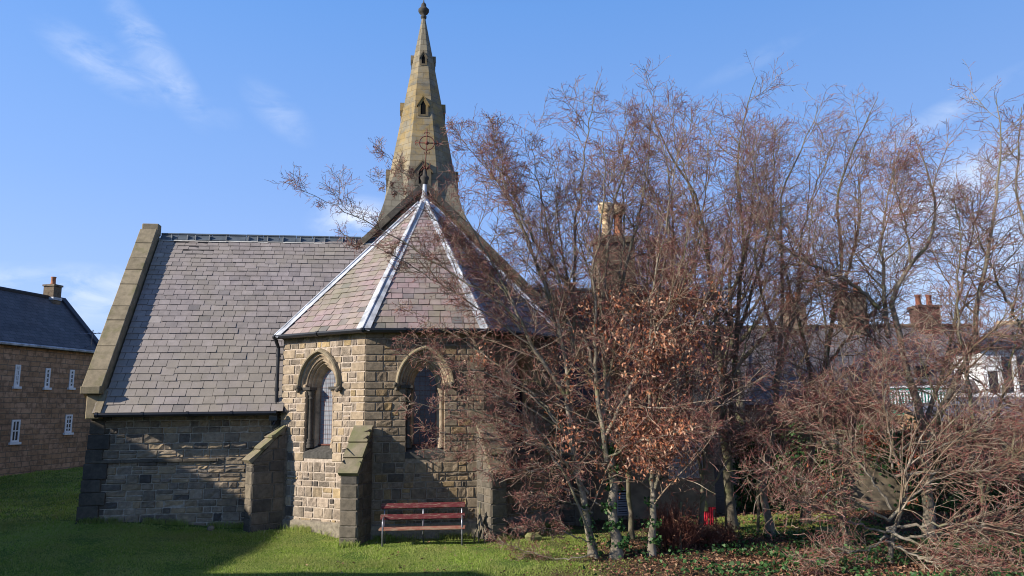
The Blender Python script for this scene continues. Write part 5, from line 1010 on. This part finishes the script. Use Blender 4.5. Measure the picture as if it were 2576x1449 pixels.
# brown twiggy shrub in front of the red cloth
def shrub(name, px, py, y, w, h, n, seed, label, mat, leafn=0):
    c = at(px, py, y); c[2] = float(gz(c[0], c[1])); r = np.random.default_rng(seed); root = tag(empty(name, tuple(c)), label, 'shrub'); K = 8; P = np.zeros((n, K, 3)); a = r.uniform(0, 6.28, n); q = np.sqrt(r.uniform(0, 1, n))*w*.5
    P[:, 0] = np.stack([np.cos(a)*q, np.sin(a)*q*.7, np.full(n, -.05)], 1); D = np.stack([np.cos(a)*.16, np.sin(a)*.16, np.ones(n)], 1)+r.normal(size=(n, 3))*.12; L = h*r.uniform(.55, 1.1, n)
    for k in range(1, K): D = D+r.normal(size=(n, 3))*.09; D /= np.linalg.norm(D, axis=1)[:, None]; P[:, k] = P[:, k-1]+D*(L/(K-1))[:, None]
    rd = np.linspace(.006, .002, K)[None].repeat(n, 0); b2, q2 = sprout(r, P, rd, 9, .2, 1, .08, .35, 20, 50, 4, .15, .05, .8, .0018, .004); b3, q3 = sprout(r, b2, q2, 3, .2, 1, .05, .14, 20, 50, 3, .15, .03, .8, .0016, .003)
    V, Fq = join([tubes(P, rd, 4)]); np_mesh('stems', V, Fq, MATS[mat], root); V, Fq = join([tubes(b2, q2, 3), tubes(b3, q3, 3)]); np_mesh('twigs', V, Fq, MATS[mat], root)
    if leafn: tips = b2[:, -1]; leaf_mesh('leaves', tips[r.integers(0, len(tips), leafn)]+r.normal(size=(leafn, 3))*.04, .06, MATS['litter_leaf'], root, hang=.5, seed=seed)
t = Mt('red_stem', .7, .3); t.col(t.ramp(t.rand(), [(0, (.09, .03, .022)), (.5, (.15, .052, .034)), (1, (.22, .10, .062))])); MATS['red_stem'] = t.m
shrub('twiggy_shrub', 1695, 1395, 14.9, .55, .92, 170, 81, 'dense reddish brown twiggy shrub at the foot of the leafy stems', 'red_stem', 260)
shrub('twiggy_shrub', 1790, 1385, 15.4, .9, .42, 120, 82, 'lower brown twiggy shrub in front of the red cloth', 'red_stem', 420)

# ------------------------------------------------------------------ ivy wall, ground cover, litter, grass
def garden_wall():
    a, b = at(1862, 1150, 20.6), at(2600, 1150, 19.8); d = b-a; L = float(np.hypot(d[0], d[1]))+6; o = tag(empty('garden_wall', (a[0], a[1], 0), math.atan2(d[1], d[0])), 'old stone garden wall smothered in green ivy behind the big mossy tree', 'wall')
    m = MB(); ubox(m, 0, L, 0, .4, -.3, 1.95); m.build('masonry', MATS['garden_wall_stone'], o); m = MB(); x = 0
    while x < L: w = rnd.uniform(.5, .9); m.bbox(x, x+w-.01, -.06, .46, 1.953, 2.06, .02); x += w
    m.build('coping', MATS['coping_stone'], o)
    r = np.random.default_rng(5); n = 24000; x = r.uniform(-.25, L, n); z = r.uniform(-.05, 2.35, n); dens = np.sin(x*1.3+.8)+.7*np.sin(x*2.9+z*2.2)+.6*np.sin(z*3.1-x*.9); k = dens+r.normal(size=n)*.55 > -.35; x, z = x[k], z[k]
    y = -.05-np.abs(r.normal(size=len(x)))*.13-.10*np.clip(dens[k], 0, 2); y = np.where(z > 2.05, r.uniform(-.3, .5, len(x)), y); z = np.where((z > 2.05), z-.0, z)
    lv = leaf_mesh('ivy', np.stack([x, y, z], 1), .095, MATS['ivy_leaf'], o, hang=.6, seed=6, wid=.95); lv['kind'] = 'stuff'
garden_wall()
def scatter(name, n, x0, x1, y0, y1, dens, size, mat, seed, flat, zoff, hang=0., wid=.55, chunk=True):
    r = np.random.default_rng(seed); x = r.uniform(x0, x1, n); y = r.uniform(y0, y1, n); k = r.uniform(0, 1, n) < dens(x, y, r); x, y = x[k], y[k]; C = np.stack([x, y, gz(x, y)+r.uniform(zoff[0], zoff[1], len(x))], 1)
    return tag(leaf_mesh(name, C, size, MATS[mat], None, hang, flat, seed, wid), kind='stuff')
def free(x, y):                          # not inside the church
    u = CT*(x-OX)+ST*(y-OY); v = -ST*(x-OX)+CT*(y-OY); ins = ((v > 1.45) & (u > -6.4) & (u < 8.7)) | ((v > -.05) & (u > -.02) & (u < WF+.02)) | ((v > 0) & (v > -.757*u) & (u < 0) & (u > -2.05)) | ((v > .757*(u-WF)) & (u > WF) & (u < WF+2.0)); return ~ins
sm = lambda a, b, x: sstep(a, b, x)
wob = lambda x, y: .5*np.sin(x*1.9+y)+.4*np.sin(y*2.3-x*.7)+.3*np.sin(3.7*x+1.1*y)
scatter('leaf_litter', 75000, -7, 13, 10.5, 20, lambda x, y, r: free(x, y)*np.clip(.035*sm(-4.5, .5, x)+.62*sm(.4, 2.6, x+.5*wob(x, y))*sm(16.6, 14.9, y+.4*wob(y, x))+.40*sm(3, 6, x), 0, 1), .07, 'litter_leaf', 31, .75, (.0, .03))
scatter('ivy_ground_cover', 42000, .8, 13, 10.5, 19, lambda x, y, r: free(x, y)*np.clip(.10*sm(1, 2.5, x)+.30*sm(2.8, 4.2, x+.6*wob(x, y))*sm(17.2, 15.8, y+.5*wob(y, x)), 0, 1)*(.5+.5*np.sign(wob(x*1.7, y*1.7)+.25)), .075, 'ivy_leaf', 32, .55, (.02, .13), 0, .95)
def grass(name, n, x0, x1, y0, y1, h, dens, seed, w=.007):
    r = np.random.default_rng(seed); x = r.uniform(x0, x1, n); y = r.uniform(y0, y1, n); k = (r.uniform(0, 1, n) < dens(x, y)) & free(x, y) & (np.abs(x) < y*.72+.4); x, y = x[k], y[k]; m = len(x)
    hh = h*r.uniform(.5, 1.3, m)*(.8+.35*np.clip(wob(x*2.1, y*2.1), -1, 1)); a = r.uniform(0, 6.28, m); B = np.stack([x, y, gz(x, y)-.008], 1); Wv = np.stack([np.cos(a), np.sin(a), np.zeros(m)], 1)*w*r.uniform(.7, 1.3, m)[:, None]; lean = r.normal(size=(m, 2))*.4
    Mi = B+np.stack([lean[:, 0]*hh*.25, lean[:, 1]*hh*.25, hh*.55], 1); Tp = B+np.stack([lean[:, 0]*hh*.9, lean[:, 1]*hh*.9, hh*.95], 1); V = np.stack([B-Wv, B+Wv, Mi+Wv*.7, Tp, Mi-Wv*.7], 1).reshape(-1, 3); i = np.arange(m)[:, None]*5
    Fq = np.concatenate([i+np.array([[0, 1, 2]]), i+np.array([[0, 2, 4]]), i+np.array([[4, 2, 3]])], 0); return tag(np_mesh(name, V, Fq, MATS['grass_blade'], None, False), kind='stuff')
gd = lambda x, y: (1-.75*sm(.55, .95, wob(x*1.3+2, y*1.6+1)))*np.clip(1-.97*sm(.3, 1.9, x+.5*wob(x, y)-.9*sm(15.2, 16.4, y)), .0, 1)
grass('grass', 260000, -12, 3.5, 11.6, 17.6, .042, gd, 41)
grass('grass', 90000, -22, -5, 16, 33, .07, lambda x, y: 1+0*x, 42, .014)
grass('grass', 30000, 4.6, 8.2, 16.6, 19.4, .06, lambda x, y: .9*sm(4.6, 5.2, x), 43, .009)

def wall_tufts(n, segs, h, seed):        # rank grass where the mower cannot reach, along the foot of the walls
    r = np.random.default_rng(seed); P = []
    for (u0, v0), (u1, v1) in segs:
        L = math.hypot(u1-u0, v1-v0); nx, ny = (v1-v0)/L, -(u1-u0)/L; m = int(n*L); t = r.uniform(0, 1, m); o = np.abs(r.normal(size=m))*.07+.03; k = np.sin(t*L*4.3+u0)+.6*np.sin(t*L*9.1)+r.normal(size=m)*.6 > .1; t, o = t[k], o[k]
        u = u0+(u1-u0)*t+nx*o; v = v0+(v1-v0)*t+ny*o; P.append(np.stack([OX+CT*u-ST*v, OY+ST*u+CT*v], 1))
    P = np.concatenate(P); m = len(P); x, y = P[:, 0], P[:, 1]; hh = h*r.uniform(.35, 1.3, m); a = r.uniform(0, 6.28, m); B = np.stack([x, y, gz(x, y)-.01], 1); Wv = np.stack([np.cos(a), np.sin(a), np.zeros(m)], 1)*.006
    ln = r.normal(size=(m, 2))*.5; Mi = B+np.stack([ln[:, 0]*hh*.25, ln[:, 1]*hh*.25, hh*.6], 1); Tp = B+np.stack([ln[:, 0]*hh, ln[:, 1]*hh, hh*.95], 1); V = np.stack([B-Wv, B+Wv, Mi+Wv*.7, Tp, Mi-Wv*.7], 1).reshape(-1, 3); i = np.arange(m)[:, None]*5
    tag(np_mesh('grass', V, np.concatenate([i+np.array([[0, 1, 2]]), i+np.array([[0, 2, 4]]), i+np.array([[4, 2, 3]])], 0), MATS['grass_blade'], None, False), kind='stuff')
B0 = A[0]; wall_tufts(520, [((UL-.1, VT-.05), (B0.x-.55, VT-.05)), ((B0.x-.02, B0.y-.06), (-.42, .32)), ((-.5, -.72), (0, -.74)), ((.25, -.06), (WF-.3, -.06)), ((WF+.1, -.75), (WF+.6, -.6)), ((WF+.5, .3), (A[3].x, A[3].y-.1))], .15, 51)
def creeper():
    u, v = WF+.02, -.38; m = MB(); r = random.Random(4); root = empty('dead_creeper', (OX+CT*u-ST*v, OY+ST*u+CT*v, 0), TH); tag(root, 'dead dark creeper stems splitting over the foot of the buttress right of the bench', 'creeper')
    for dx, dy, h in ((-.10, -.35, .0), (.12, -.42, .0), (-.18, -.20, .0), (.03, -.46, .02)):
        m.tube([(-.17, -.05, .78), (-.18, -.08, .55), (-.17+dx*.3, -.10+dy*.3, .36), (-.16+dx*.8, -.12+dy*.8, .14), (-.15+dx, -.12+dy, -.04)], [.008, .018, .016, .013, .01], 6)
    m.build('stem', MATS['bark_dark'], root, True)
creeper()
